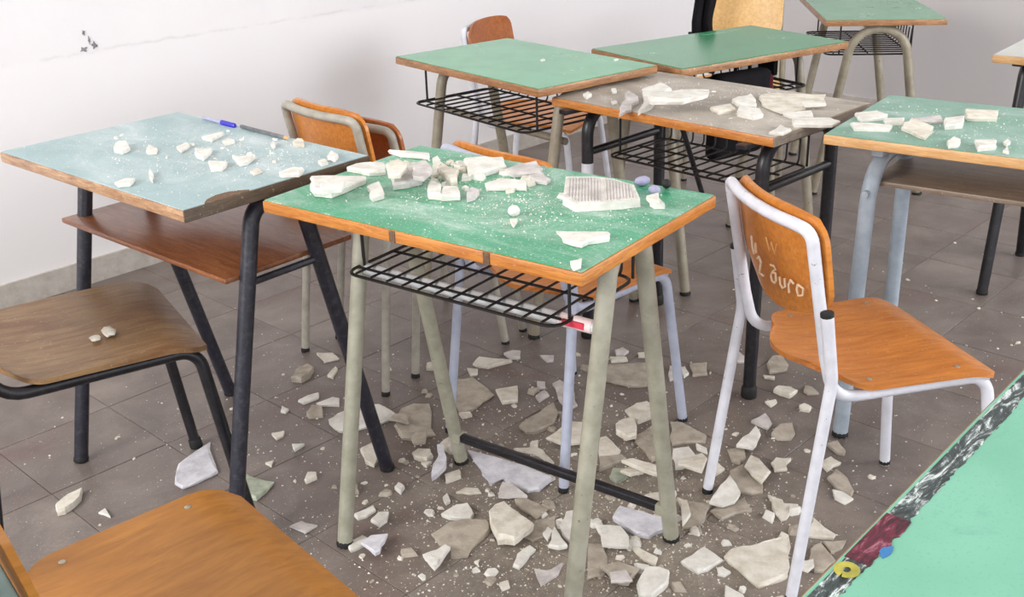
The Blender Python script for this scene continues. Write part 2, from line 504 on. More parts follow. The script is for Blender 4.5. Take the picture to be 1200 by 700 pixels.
# ---------------------------------------------------------------- desks
def leg_pair(root, X, prof, r, mat, z_arch, rad, big_foot=False):
    """one bent tube under a short side, cut at its crown into two legs; prof = (front foot y, front top y, rear top y, rear foot y)"""
    ff, ft, rt, rf = prof
    mid = ((ft + rt) / 2)
    for s, pts in (('f', [(X, ff, 0.0), (X, ft, z_arch), (X, mid, z_arch)]), ('r', [(X, rf, 0.0), (X, rt, z_arch), (X, mid, z_arch)])):
        l = tube_obj('leg', fillet(pts, rad, 7), r, mat, root, 12)
        foot(l, pts[1], pts[0], r, 0.034 if big_foot else 0.013, 1.18 if big_foot else 1.07)

def desk(label, x, y, yaw, H, lx=0.70, ly=0.45, edge='edge_orange', lam='lam_green_c', legs='beige', prof=(-0.20, -0.06, 0.08, 0.225),
         xl=0.285, r=0.0165, rad=0.06, basket=None, shelf=None, crossbar=None, footbar=None, sidebar=None, thick=0.024, group='school desks', drop=0.0):
    root = thing('school_desk', label, 'desk', (x, y, 0), yaw, group)
    bm = bmesh.new(); box(bm, -lx / 2, lx / 2, -ly / 2, ly / 2, H - thick, H - 0.0018, 0.003)
    top = mesh_obj('desktop', bm, M[edge], root)
    bm = bmesh.new(); box(bm, -lx / 2 + 0.003, lx / 2 - 0.003, -ly / 2 + 0.003, ly / 2 - 0.003, H - 0.0022, H, 0.0008, 1)
    mesh_obj('laminate', bm, M[lam], root)
    za = H - thick - r - 0.001 - drop
    for sx in (-1, 1):
        leg_pair(root, sx * xl, prof, r, M[legs], za, rad, bool(sidebar))
        # short rail under the top joining the crown to the board
        bm = bmesh.new(); box(bm, sx * xl - 0.014, sx * xl + 0.014, prof[1] - 0.10 if rad < 0.1 else prof[1] + 0.03, prof[2] + 0.10 if rad < 0.1 else prof[2] - 0.03, H - thick - 0.010 - drop, H - thick + 0.002, 0.002, 1)
        mesh_obj('support_rail', bm, M[legs], root)
    if basket:
        zb, y0, y1, x0, x1 = basket
        bm = bmesh.new()
        loop = fillet([(0, y0, zb), (x1, y0, zb), (x1, y1, zb), (x0, y1, zb), (x0, y0, zb), (0, y0, zb)], 0.03, 4)
        tube(bm, loop, 0.0035, 6)
        tube(bm, [(x0 + 0.01, y0 + 0.03, zb + 0.004), (x1 - 0.01, y0 + 0.03, zb + 0.004)], 0.003, 6)
        tube(bm, [(x0 + 0.01, (y0 + y1) / 2, zb + 0.004), (x1 - 0.01, (y0 + y1) / 2, zb + 0.004)], 0.003, 6)
        for hx in (x0 + 0.005, x1 - 0.005):
            tube(bm, fillet([(hx, y0 + 0.05, zb), (hx, y0 + 0.05, H - thick)], 0, 1), 0.0035, 6)
            tube(bm, fillet([(hx, y1, zb), (hx, y1, H - thick)], 0, 1), 0.0035, 6)
        bk = mesh_obj('wire_basket', bm, M['wire'], root)
        nw = 12
        for k in range(nw):
            wx = x0 + 0.03 + (x1 - x0 - 0.06) * k / (nw - 1)
            tube_obj('wire', fillet([(wx, y0, zb + 0.0045), (wx, y1, zb + 0.0045), (wx, y1 + 0.004, H - thick - 0.03)], 0.012, 3), 0.0027, M['wire'], bk, 6)
    if shelf:
        zs, y0, y1, x0, x1, sm_ = shelf
        bm = bmesh.new(); box(bm, x0, x1, y0, y1, zs - 0.012, zs, 0.003)
        mesh_obj('book_shelf', bm, M[sm_], root)
        for sx in (-1, 1):
            tube_obj('shelf_bracket', [(sx * xl, prof[1] - 0.03, zs - 0.02), (sx * xl, prof[2] + 0.03, zs - 0.02)], 0.008, M[legs], root, 8)
    if crossbar:
        cy, cz, cm, cr = crossbar
        cb = tube_obj('crossbar', [(-xl, cy, cz), (xl, cy, cz)], cr, M[cm], root, 10)
        root['_'] = 0; del root['_']
    else: cb = None
    if footbar:
        fy, fz, fm, fr = footbar
        bm = bmesh.new(); box(bm, -xl + 0.012, xl - 0.012, fy - fr, fy + fr, fz - fr, fz + fr, 0.004)
        mesh_obj('footrest_bar', bm, M[fm], root)
        for sx in (-1, 1):
            bm = bmesh.new(); box(bm, sx * (xl - 0.012) - 0.012, sx * (xl - 0.012) + 0.012, fy - fr - 0.004, fy + fr + 0.004, fz - fr - 0.003, fz + fr + 0.003, 0.003)
            mesh_obj('bar_socket', bm, M[legs], root)
    if sidebar:
        sz, sr = sidebar
        for sx in (-1, 1):
            tube_obj('side_rail', [(sx * xl, prof[1] + (prof[0] - prof[1]) * (1 - sz / za), sz), (sx * xl, prof[2] + (prof[3] - prof[2]) * (1 - sz / za), sz)], sr, M[legs], root, 10)
    return root, cb, top

# pale blue desk at the left (A)
dA, _, topA = desk('pale blue topped desk with black legs and a brown shelf, at the left', -0.697, 2.260, -0.725, 0.777,
    edge='edge_pink', lam='lam_blue', legs='navy', prof=(-0.207, -0.05, 0.06, 0.235), xl=0.311, r=0.0165, rad=0.05,
    shelf=(0.60, -0.125, 0.20, -0.335, 0.30, 'shelf_brown'))
bm = bmesh.new(); box(bm, 0.3495, 0.3520, -0.2235, 0.2235, 0.753, 0.7765, 0.0008, 1)
o = mesh_obj('edge_band', bm, M['edge_shaded'], dA); o['label'] = 'greyed edge strip with shade in its colour'  # shaded side of the board, its shadow tone put into the colour
bm = bmesh.new()
ch = [(0.351, -0.08), (0.345, -0.075), (0.332, -0.09), (0.322, -0.11), (0.322, -0.135), (0.331, -0.16), (0.345, -0.175), (0.351, -0.178)]
lo = [bm.verts.new((a, b, 0.772)) for a, b in ch]; hi = [bm.verts.new((a, b, 0.7776)) for a, b in ch]
for k in range(len(ch)): bm.faces.new((lo[k], lo[(k + 1) % len(ch)], hi[(k + 1) % len(ch)], hi[k]))
bm.faces.new(hi); bm.faces.new(lo)
o = mesh_obj('chipped_edge', bm, M['chipwood'], dA, False); o['label'] = 'bare broken patch of board'

# green desk in the centre (C)
dC, cbC, topC = desk('green desk with beige legs heaped with broken plaster, in the centre', -0.041, 1.900, -0.638, 0.771,
    edge='edge_orange', lam='lam_green_c', legs='beige', prof=(-0.175, -0.03, 0.075, 0.226), xl=0.282, r=0.0165, rad=0.05,
    basket=(0.603, -0.108, 0.16, -0.272, 0.222), crossbar=(-0.052, 0.594, 'tube_white', 0.012), footbar=(0.205, 0.085, 'black', 0.0095))
cbC['label'] = 'dusty white crossbar'
bm = bmesh.new(); tube(bm, [(0.195, -0.052, 0.594), (0.262, -0.052, 0.594)], 0.0126, 12)
st = mesh_obj('sticker', bm, M['sticker_w'], cbC); st['label'] = 'white and red sticker'
bm = bmesh.new(); box(bm, 0.205, 0.250, -0.0662, -0.060, 0.590, 0.6015, 0.001, 1)
mesh_obj('sticker_print', bm, M['sticker_r'], cbC)
for nx in (-0.03, 0.17):
    bm = bmesh.new(); box(bm, nx - 0.007, nx + 0.007, -0.2265, -0.2235, 0.7475, 0.7685, 0.001, 1)
    o = mesh_obj('burn_mark', bm, M['chipwood'], topC); o['label'] = 'dark notch in the edge'

# green desks at the back (D, E, H), grey one (F), right one (G), far right one (I)
dD, _, _ = desk('clean green desk with a black wire basket beside the left wall', 0.051, 3.294, -0.909, 0.758,
    edge='edge_brown', lam='lam_green_d', legs='beige_far', prof=(-0.21, -0.09, 0.09, 0.21), xl=0.285, r=0.0165, rad=0.07,
    basket=(0.615, -0.20, 0.10, -0.30, 0.255), crossbar=(-0.075, 0.575, 'beige_far', 0.011))
dE, _, _ = desk('shiny dark green school desk in front of the pale wooden chair, at the back', 0.698, 3.551, -1.020 + math.pi / 2, 0.740,
    edge='edge_brown', lam='lam_green_e', legs='beige_far', prof=(-0.20, -0.07, 0.09, 0.21), xl=0.285, r=0.0165, rad=0.06,
    basket=(0.600, -0.16, 0.14, -0.25, 0.25))
dF, _, topF = desk('grey dust covered school desk with black legs and side rails', 0.530, 2.843, -0.801, 0.723,
    edge='edge_orange', lam='lam_grey', legs='black', prof=(-0.155, -0.155, 0.165, 0.175), xl=0.282, r=0.017, rad=0.07,
    basket=(0.555, -0.12, 0.13, -0.24, 0.24), sidebar=(0.565, 0.011))
bm = bmesh.new(); box(bm, 0.3495, 0.3520, -0.2235, 0.2235, 0.699, 0.7225, 0.0008, 1)
o = mesh_obj('edge_band', bm, M['edge_grey'], dF); o['label'] = 'greyed edge strip at the right end'
o = tube_obj('brace', [(0.03, -0.15, 0.695), (0.0, 0.02, 0.42)], 0.007, M['black'], dF, 8)
o = tube_obj('paint_patch', [(-0.282, -0.155, 0.45), (-0.282, -0.155, 0.535)], 0.0174, M['white_tube'], dF, 12); o['label'] = 'peeling white patch on a black leg'
dG, _, _ = desk('dusty grey green desk with pale blue grey legs and shelf, at the right', 1.1171, 2.3295, -0.630, 0.75,
    edge='edge_pale', lam='lam_green_g', legs='bluegrey', prof=(-0.20, -0.165, 0.10, 0.12), xl=0.255, r=0.0185, rad=0.10, drop=0.028,
    shelf=(0.635, -0.14, 0.19, -0.26, 0.30, 'shelf_grey'))
dH, _, _ = desk('green school desk end on with an arched beige leg frame, in the back right corner', 1.4869, 4.5198, -1.6847, 0.705,
    edge='edge_brown', lam='lam_green_h', legs='beige_far', prof=(-0.215, -0.105, 0.085, 0.20), xl=0.30, r=0.0175, rad=0.13,
    basket=(0.560, -0.20, 0.12, -0.27, 0.27))
dI, _, _ = desk('pale grey school desk with black legs at the right edge of the picture', 1.8429, 3.1463, -0.69, 0.75,
    edge='edge_pale', lam='lam_pale', legs='black', prof=(-0.21, -0.10, 0.10, 0.21), xl=0.285, r=0.017, rad=0.05)

# mint desk in the foreground (J)
JA = -2.311
dJ, _, topJ = desk('mint green speckled desk with a dark painted border, nearest in the lower right', 0.6212, 0.8197, JA, 0.75, 0.76, 0.50,
    edge='edge_brown', lam='lam_teal', legs='beige', prof=(-0.22, -0.07, 0.08, 0.23), xl=0.33, r=0.0165, rad=0.05)
def strip(name, x0, x1, w0, w1, mat, seed, lab=None, ya=-0.2432, ze=0.7505):
    """paint lapping from the edge on to the top with an uneven inner side"""
    rr = random.Random(seed)
    bm = bmesh.new()
    n = max(4, int(abs(x1 - x0) / 0.006))
    lo = []; hi = []
    for k in range(n + 1):
        xx = x0 + (x1 - x0) * k / n
        w = rr.uniform(w0, w1)
        lo.append((bm.verts.new((xx, ya, 0.7496)), bm.verts.new((xx, w, 0.7496))))
        hi.append((bm.verts.new((xx, ya, ze)), bm.verts.new((xx, w, ze))))
    for k in range(n):
        bm.faces.new((hi[k][0], hi[k + 1][0], hi[k + 1][1], hi[k][1]))
        bm.faces.new((lo[k][0], lo[k + 1][0], hi[k + 1][0], hi[k][0]))
        bm.faces.new((lo[k][1], hi[k][1], hi[k + 1][1], lo[k + 1][1]))
    bm.faces.new((lo[0][0], hi[0][0], hi[0][1], lo[0][1])); bm.faces.new((lo[n][0], lo[n][1], hi[n][1], hi[n][0]))
    o = mesh_obj(name, bm, mat, dJ, False)
    if lab: o['label'] = lab
strip('painted_border', -0.377, 0.377, -0.2235, -0.2200, M['border'], 2, 'dark border brushed with white')
def jl(px):      # world xy -> desk local
    dx, dy = px[0] - 0.6212, px[1] - 0.8197
    c, s = math.cos(JA), math.sin(JA)
    return (c * dx + s * dy, -s * dx + c * dy)
strip('painted_patch', 0.1183, 0.209, -0.2225, -0.2180, M['redpatch'], 5, 'dark red patch on the border', -0.2445, 0.7509)
bm = bmesh.new()
ring = [(0.1785 + math.cos(q) * 0.010 * (1 + 0.3 * math.sin(3 * q)), -0.2185 + math.sin(q) * 0.005) for q in [2 * math.pi * k / 12 for k in range(12)]]
lo = [bm.verts.new((p[0], p[1], 0.7496)) for p in ring]; hi = [bm.verts.new((p[0], p[1], 0.7511)) for p in ring]
for k in range(12): bm.faces.new((lo[k], lo[(k + 1) % 12], hi[(k + 1) % 12], hi[k]))
bm.faces.new(hi)
mesh_obj('blue_dab', bm, M['blue_paint'], dJ, False)
bm = bmesh.new()
ringp = [Vector((0.2269 + math.cos(2 * math.pi * k / 16) * 0.0085, -0.2335 + math.sin(2 * math.pi * k / 16) * 0.0075, 0.7512)) for k in range(17)]
tube(bm, ringp, 0.0042, 8, False)
for v in bm.verts: v.co.z = max(0.7503, 0.7512 + (v.co.z - 0.7512) * 0.35)
mesh_obj('yellow_ring', bm, M['yellow'], dJ)

# ---------------------------------------------------------------- chairs
def chair(label, x, y, phi, tube_m='white_tube', seat_m='ply_seat', back_m='ply_orange', s=1.0, sz=1.0, r=0.0115, group='school chairs', screws=True):
    """local frame: sitter faces +y"""
    root = thing('school_chair', label, 'chair', (x, y, 0), math.radians(phi) - math.pi / 2, group)
    mt = M[tube_m]
    S = lambda p: (p[0] * s, p[1] * s, p[2] * sz)
    SH = 0.425
    # seat
    bm = bmesh.new()
    def half(v):
        # rounded back, nearly square front
        w = 0.178 + 0.012 * v
        if v < 0.30:
            t = (0.30 - v) / 0.30
            w *= math.sqrt(max(0.0, 1 - (t ** 2.2) * 0.72))
        if v > 0.90:
            t = (v - 0.90) / 0.10
            w -= 0.030 * t * t
        return w
    def fn(u, v):
        yy = -0.185 + 0.375 * v
        yy += (0.045 * (u * u) * (1 - v / 0.3) if v < 0.3 else 0.0)
        z = SH + 0.012
        z += 0.012 * max(0, (0.25 - v) / 0.25) ** 1.5            # slight rise at the back
        z -= 0.022 * max(0, (v - 0.80) / 0.20) ** 2              # waterfall front
        z -= 0.007 * math.exp(-((v - 0.42) / 0.25) ** 2) * (1 - u * u)
        return Vector(S((u * half(v), yy, z)))
    grid_plate(bm, 16, 22, fn, 0.010 * sz, lambda u, v: Vector((0, 0, 1)))
    mesh_obj('seat', bm, M[seat_m], root)
    # backrest
    bm = bmesh.new()
    BZ0, BZ1 = 0.545, 0.765
    lean = lambda z: -0.165 - 0.055 * (z - 0.45) / 0.32
    def fb(u, v):
        # v 0 bottom .. 1 top ; corners rounded, bottom edge bellied
        w = 0.172
        if v > 0.78: w -= 0.030 * ((v - 0.78) / 0.22) ** 2.4
        if v < 0.30: w -= 0.040 * ((0.30 - v) / 0.30) ** 2.0
        z = BZ0 + (BZ1 - BZ0) * v
        z += (1 - v) * 0.030 * (u * u) - 0.010 * v * abs(u) ** 4
        yy = lean(z) + 0.014 - 0.028 * (1 - u * u)
        return Vector(S((u * w, yy, z)))
    grid_plate(bm, 16, 12, fb, 0.009, lambda u, v: Vector((0, 1, 0.15)).normalized() * -1)
    back = mesh_obj('backrest', bm, M[back_m], root)
    # tube frame: seat rail, upright, arched top, upright, seat rail in one run
    X = 0.163
    ry = lean(0.74) - 0.006
    pts = [(X, 0.17, SH - 0.013), (X, -0.150, SH - 0.013), (X, lean(0.50), 0.50), (X, ry, 0.742)]
    topc = []
    for k in range(1, 8):
        u = 1 - 2 * k / 8
        topc.append((X * u, ry - 0.026 * (1 - u * u), 0.746))
    pts2 = [(-p[0], p[1], p[2]) for p in reversed(pts)]
    full = pts + topc + pts2
    rad = [0.0, 0.055, 0.10, 0.045] + [0.05] * len(topc) + [0.045, 0.10, 0.055, 0.0]
    tube_obj('frame', [S(p) for p in fillet(full, rad, 5)], r, mt, root, 10)
    for sx in (-1, 1):
        # front leg bends down from the rail
        pt = [S((sx * X, 0.10, SH - 0.013)), S((sx * X, 0.172, SH - 0.013)), S((sx * 0.192, 0.222, 0.0))]
        l = tube_obj('leg', fillet(pt, 0.045, 6), r * 1.02, mt, root, 10)
        foot(l, pt[1], pt[2], r, 0.028 if tube_m == 'black' else 0.012, 1.25 if tube_m == 'black' else 1.07)
        # rear leg welded to the outside of the upright, with a plugged top
        pt = [S((sx * (X + 0.021), lean(0.585) - 0.002, 0.595)), S((sx * (X + 0.021), lean(0.47), 0.46)), S((sx * 0.198, -0.222, 0.0))]
        l = tube_obj('leg', fillet(pt, 0.12, 5), r, mt, root, 10)
        foot(l, pt[1], pt[2], r)
        bm = bmesh.new(); a = Vector(pt[0]); d = (a - Vector(pt[1])).normalized()
        tube(bm, [a - d * 0.004, a + d * 0.003, a + d * 0.005], [r * 1.06, r * 1.06, r * 0.7], 10)
        mesh_obj('end_plug', bm, M['rubber'], l)
    tube_obj('seat_brace', [S((-X, 0.09, SH - 0.014)), S((X, 0.09, SH - 0.014))], r * 0.85, mt, root, 8)
    if screws:
        seat = [c for c in root.children if c.name.startswith('seat') and not c.name.startswith('seat_b')][0]
        for (ux, vy) in ((-0.84, 0.30), (0.84, 0.30), (-0.84, 0.78), (0.84, 0.78)):
            p = fn(ux, vy)
            bm = bmesh.new(); tube(bm, [p + Vector((0, 0, -0.002)), p + Vector((0, 0, 0.0012)), p + Vector((0, 0, 0.002))], [0.0055, 0.0055, 0.003], 8)
            mesh_obj('screw', bm, M['screw'], seat)
    return root, back, fb

K5, back5, fb5 = chair('orange plywood chair with white tube frame and chalk writing on its back, at the right', 0.688, 1.945, 13.5)
K4, _, _ = chair('orange plywood chair with pale blue tube legs tucked behind the green desk', 0.130, 2.404, 43.0, 'blue_tube')
K3, _, _ = chair('orange chair with warm grey frame seen from behind, between the blue desk and wall', -0.316, 2.900, 42.0, 'grey_tube', 'ply_orange', 'ply_orange')
K3b, _, _ = chair('second orange chair mostly hidden behind the grey framed one, showing its right corner', -0.245, 2.985, 42.0, 'grey_tube', 'ply_dark', 'ply_dark', 0.94, 0.93)
K2, _, _ = chair('black framed chair with a worn brown seat at the left edge', -0.902, 2.042, 31.0, 'black', 'ply_brown', 'ply_brown', 1.15, 1.08, 0.0125, screws=False)
K1, _, _ = chair('ochre seat chair with green grey frame, nearest in the lower left corner', -0.492, 1.226, 40.0, 'green_grey', 'ply_ochre', 'ply_ochre', 1.09, 0.99)
K6, _, _ = chair('red brown backed chair with white frame against the wall behind the clean green desk', 0.126, 4.00, -26.0, 'white_tube', 'ply_orange', 'ply_dark')
K7, _, _ = chair('pale wooden chair facing the camera at the back near the room corner', 0.882, 4.22, -106.0, 'beige_far', 'ply_light', 'ply_light', 1.0, 1.06)

# chalk strokes on the rear face of the graffiti chair back
def stroke(bm, pts, w=0.0045):
    q = []
    for (a, b) in pts:
        u = -1 + 2 * (0.26 + 0.66 * a); v = 1 - (0.10 + 0.86 * b)
        p = fb5(u, v)
        q.append(p + Vector((0, -0.0102, -0.0012)))
    tube(bm, q, w * 0.5, 6)
FAINT = paint_mat('faint_chalk', (218, 166, 106), (208, 150, 88), 0.9)
for strokes, w, mt_ in (
        ([[(0.13, 0.42), (0.13, 0.54), (0.16, 0.60), (0.20, 0.57), (0.21, 0.46)]], 0.0045, M['chalk']),
        ([[(0.22, 0.62), (0.26, 0.58), (0.29, 0.63), (0.26, 0.71), (0.23, 0.77), (0.31, 0.77)]], 0.0045, M['chalk']),
        ([[(0.47, 0.58), (0.53, 0.57), (0.54, 0.60), (0.49, 0.65), (0.46, 0.70), (0.47, 0.75), (0.51, 0.76), (0.54, 0.72), (0.54, 0.64), (0.50, 0.65)]], 0.0045, M['chalk']),
        ([[(0.60, 0.66), (0.60, 0.74), (0.63, 0.77), (0.67, 0.74), (0.67, 0.65)]], 0.0045, M['chalk']),
        ([[(0.79, 0.67), (0.75, 0.64), (0.72, 0.70), (0.72, 0.79)]], 0.0045, M['chalk']),
        ([[(0.84, 0.66), (0.82, 0.72), (0.84, 0.79), (0.89, 0.77), (0.90, 0.69), (0.85, 0.665)]], 0.0045, M['chalk']),
        ([[(0.44, 0.30), (0.48, 0.43), (0.52, 0.32), (0.56, 0.43), (0.60, 0.31)]], 0.003, FAINT)):
    bm = bmesh.new()
    for st_ in strokes: stroke(bm, st_, w)
    mesh_obj('chalk_letter', bm, mt_, back5)

# ---------------------------------------------------------------- bag, papers and small things
bag = thing('backpack', 'black and dark red backpack hanging under the front of the shiny green desk', 'bag', (0.74, 3.385, 0), 0.551)
bm = bmesh.new(); box(bm, -0.13, 0.10, -0.035, 0.035, 0.42, 0.690, 0.03, 3)
for v in bm.verts:
    v.co.x += 0.008 * math.sin(v.co.z * 40 + v.co.y * 30); v.co.y += 0.006 * math.sin(v.co.z * 31 + v.co.x * 20)
mesh_obj('bag_body', bm, M['dark_cloth'], bag)
bm = bmesh.new(); box(bm, 0.06, 0.115, -0.03, 0.038, 0.45, 0.67, 0.016, 3)
o = mesh_obj('side_pocket', bm, M['maroon'], bag); o['label'] = 'dark red side pocket'
bm = bmesh.new(); tube(bm, fillet([(-0.03, 0, 0.680), (-0.03, 0, 0.714), (0.03, 0, 0.714), (0.03, 0, 0.680)], 0.01, 3), 0.006, 8)
mesh_obj('handle', bm, M['dark_cloth'], bag)

jk = thing('jacket', 'black jacket hanging on the left shoulder of the pale wooden chair at the back', 'jacket', (0.79, 4.32, 0), -0.2)
bm = bmesh.new()
def fj(u, v):
    return Vector((u * (0.030 + 0.012 * (1 - v)) + 0.01 * math.sin(v * 9), 0.012 * math.sin(u * 5 + v * 4), 0.50 + 0.36 * v + 0.02 * (1 - u * u) * v))
grid_plate(bm, 10, 16, fj, 0.035, lambda u, v: Vector((0, 1, 0)))
mesh_obj('jacket_body', bm, M['dark_cloth'], jk)
bm = bmesh.new(); tube(bm, fillet([(-0.02, -0.03, 0.83), (-0.035, -0.04, 0.70), (-0.03, -0.04, 0.52)], 0.05, 5), [0.018] * 8, 8)
mesh_obj('sleeve', bm, M['dark_cloth'], jk)

nb = thing('notebook', 'white notebook standing in the wire basket of the shiny green desk', 'notebook', (0.83, 3.7, 0), 0.1)
bm = bmesh.new(); box(bm, -0.03, 0.03, -0.006, 0.006, 0.61, 0.70, 0.002, 1)
mesh_obj('cover', bm, M['paper'], nb)
bm = bmesh.new(); box(bm, -0.028, 0.028, -0.0045, 0.0045, 0.612, 0.703, 0.0, 1)
mesh_obj('pages', bm, M['sticker_w'], nb)
bk2 = tag(mesh_obj('book', (lambda b: (box(b, -0.012, 0.012, -0.05, 0.05, 0.608, 0.695, 0.002, 1), b)[1])(bmesh.new()), M['dark_cloth'], None), 'black book standing in the wire basket beside the white notebook', 'book')
bk2.location = (0.83 + 0.055, 3.7 + 0.02, 0); bk2.rotation_euler = (0, 0, 0.1 + 0.6)

# pen and pencil on the far edge of the blue desk
HA = 0.777
pen = thing('ballpoint_pen', 'blue ballpoint pen lying at the back edge of the pale blue desk', 'pen', (-0.665, 2.512, HA + 0.0045), math.atan2(2.47 - 2.568, -0.618 + 0.719))
tube_obj('pen_cap', [(0.0, 0, 0), (0.052, 0, 0), (0.055, 0, 0)], [0.0062, 0.006, 0.004], M['pen_blue'], pen, 8)
tube_obj('pen_body', [(-0.085, 0, 0), (-0.078, 0, 0), (0.0, 0, 0)], [0.001, 0.0038, 0.0038], M['pen_body'], pen, 8)
pc = thing('pencil', 'grey pencil lying along the back edge of the pale blue desk beside the pen', 'pencil', (-0.545, 2.404, HA + 0.0045), math.atan2(2.336 - 2.469, -0.474 + 0.612))
tube_obj('pencil_body', [(-0.09, 0, 0), (0.078, 0, 0)], 0.0045, M['ruler'], pc, 6)
tube_obj('pencil_tip', [(0.078, 0, 0), (0.095, 0, -0.002)], [0.0045, 0.001], M['edge_pale'], pc, 6)

HC = 0.771
def lump(name, loc, rad, mat, label, cat, sq=(1, 1, 0.8), seed=0, group=None, amp=0.18):
    rr = random.Random(seed)
    bm = bmesh.new(); bmesh.ops.create_icosphere(bm, subdivisions=2, radius=rad)
    for v in bm.verts:
        k = 1 + rr.uniform(-amp, amp)
        v.co = Vector((v.co.x * sq[0] * k, v.co.y * sq[1] * k, v.co.z * sq[2] * k))
    mz = min(v.co.z for v in bm.verts)
    for v in bm.verts: v.co.z -= mz
    o = mesh_obj(name, bm, mat)
    o.location = loc; o.rotation_euler = (0, 0, rr.uniform(0, 6))
    return tag(o, label, cat, group)
lump('plaster_ball', (0.008, 1.786, HC), 0.011, M['W'], 'small white plaster ball alone near the middle of the green desk', 'plaster', (1, 1, 0.95), 3, None, 0.06)
lump('eraser_lump', (0.249, 1.940, HC), 0.0125, M['lilac'], 'larger of two lilac lumps behind the ribbed plaster on the green desk', 'lump', (1.3, 0.85, 0.75), 4, None, 0.06)
lump('eraser_lump', (0.264, 1.886, HC), 0.011, M['lilac'], 'smaller and nearer of two lilac lumps on the green desk', 'lump', (1.2, 0.85, 0.75), 5, None, 0.06)
lump('rubber_plug', (0.290, 1.918, HC), 0.009, M['rubber'], 'small black rubber plug at the right rear edge of the green desk', 'plug', (1.2, 1, 1), 6, None, 0.05)
lump('plaster_chip', (-0.819, 2.014, 0.470), 0.016, M['C'], 'pale plaster chip lying on the worn brown seat', 'plaster', (1.5, 0.9, 0.45), 8)
lump('plaster_chip', (-0.838, 1.988, 0.470), 0.011, M['C'], 'smaller greyish chip beside the pale one on the worn brown seat', 'plaster', (1.4, 1, 0.4), 9)

# ribbed plaster piece (reed imprint) on the green desk
RIB = [(0.095, 1.839), (0.107, 1.965), (0.16, 1.959), (0.194, 1.942), (0.229, 1.898), (0.23, 1.814), (0.196, 1.803), (0.115, 1.797)]
rc = (sum(p[0] for p in RIB) / len(RIB), sum(p[1] for p in RIB) / len(RIB))
rib = thing('ribbed_plaster', 'large plaster piece with a ribbed pinkish face near the right end of the green desk', 'plaster', (rc[0], rc[1], HC + 0.0004), 0)
bm = bmesh.new()
loc = [(p[0] - rc[0], p[1] - rc[1]) for p in RIB]
lo = [bm.verts.new((a, b, 0)) for a, b in loc]; hi = [bm.verts.new((a * 0.985, b * 0.985, 0.015)) for a, b in loc]
n = len(loc)
for k in range(n): bm.faces.new((lo[k], lo[(k + 1) % n], hi[(k + 1) % n], hi[k]))
bm.faces.new(hi); bm.faces.new(lo)
mesh_obj('slab', bm, M['W'], rib, False)
def clip_line(P, x):
    ys = []
    for i in range(len(P)):
        a, b = P[i - 1], P[i]
        if (a[0] - x) * (b[0] - x) < 0:
            t = (x - a[0]) / (b[0] - a[0]); ys.append(a[1] + t * (b[1] - a[1]))
    return sorted(ys)
inner = [(a * 0.90, b * 0.86) for a, b in loc]
ra = -0.08
rot_in = [(a * math.cos(ra) + b * math.sin(ra), -a * math.sin(ra) + b * math.cos(ra)) for a, b in inner]
xs0, xs1 = min(p[0] for p in rot_in), max(p[0] for p in rot_in)
nr = 22
for k in range(nr):
    xx = xs0 + (xs1 - xs0) * (k + 0.5) / nr
    ys = clip_line(rot_in, xx)
    if len(ys) < 2 or k in (11,): continue
    A_ = (xx * math.cos(ra) - ys[0] * math.sin(ra), xx * math.sin(ra) + ys[0] * math.cos(ra), 0.015)
    B_ = (xx * math.cos(ra) - ys[-1] * math.sin(ra), xx * math.sin(ra) + ys[-1] * math.cos(ra), 0.015)
    tube_obj('rib', [A_, B_], 0.0021, M['G'], rib, 6)

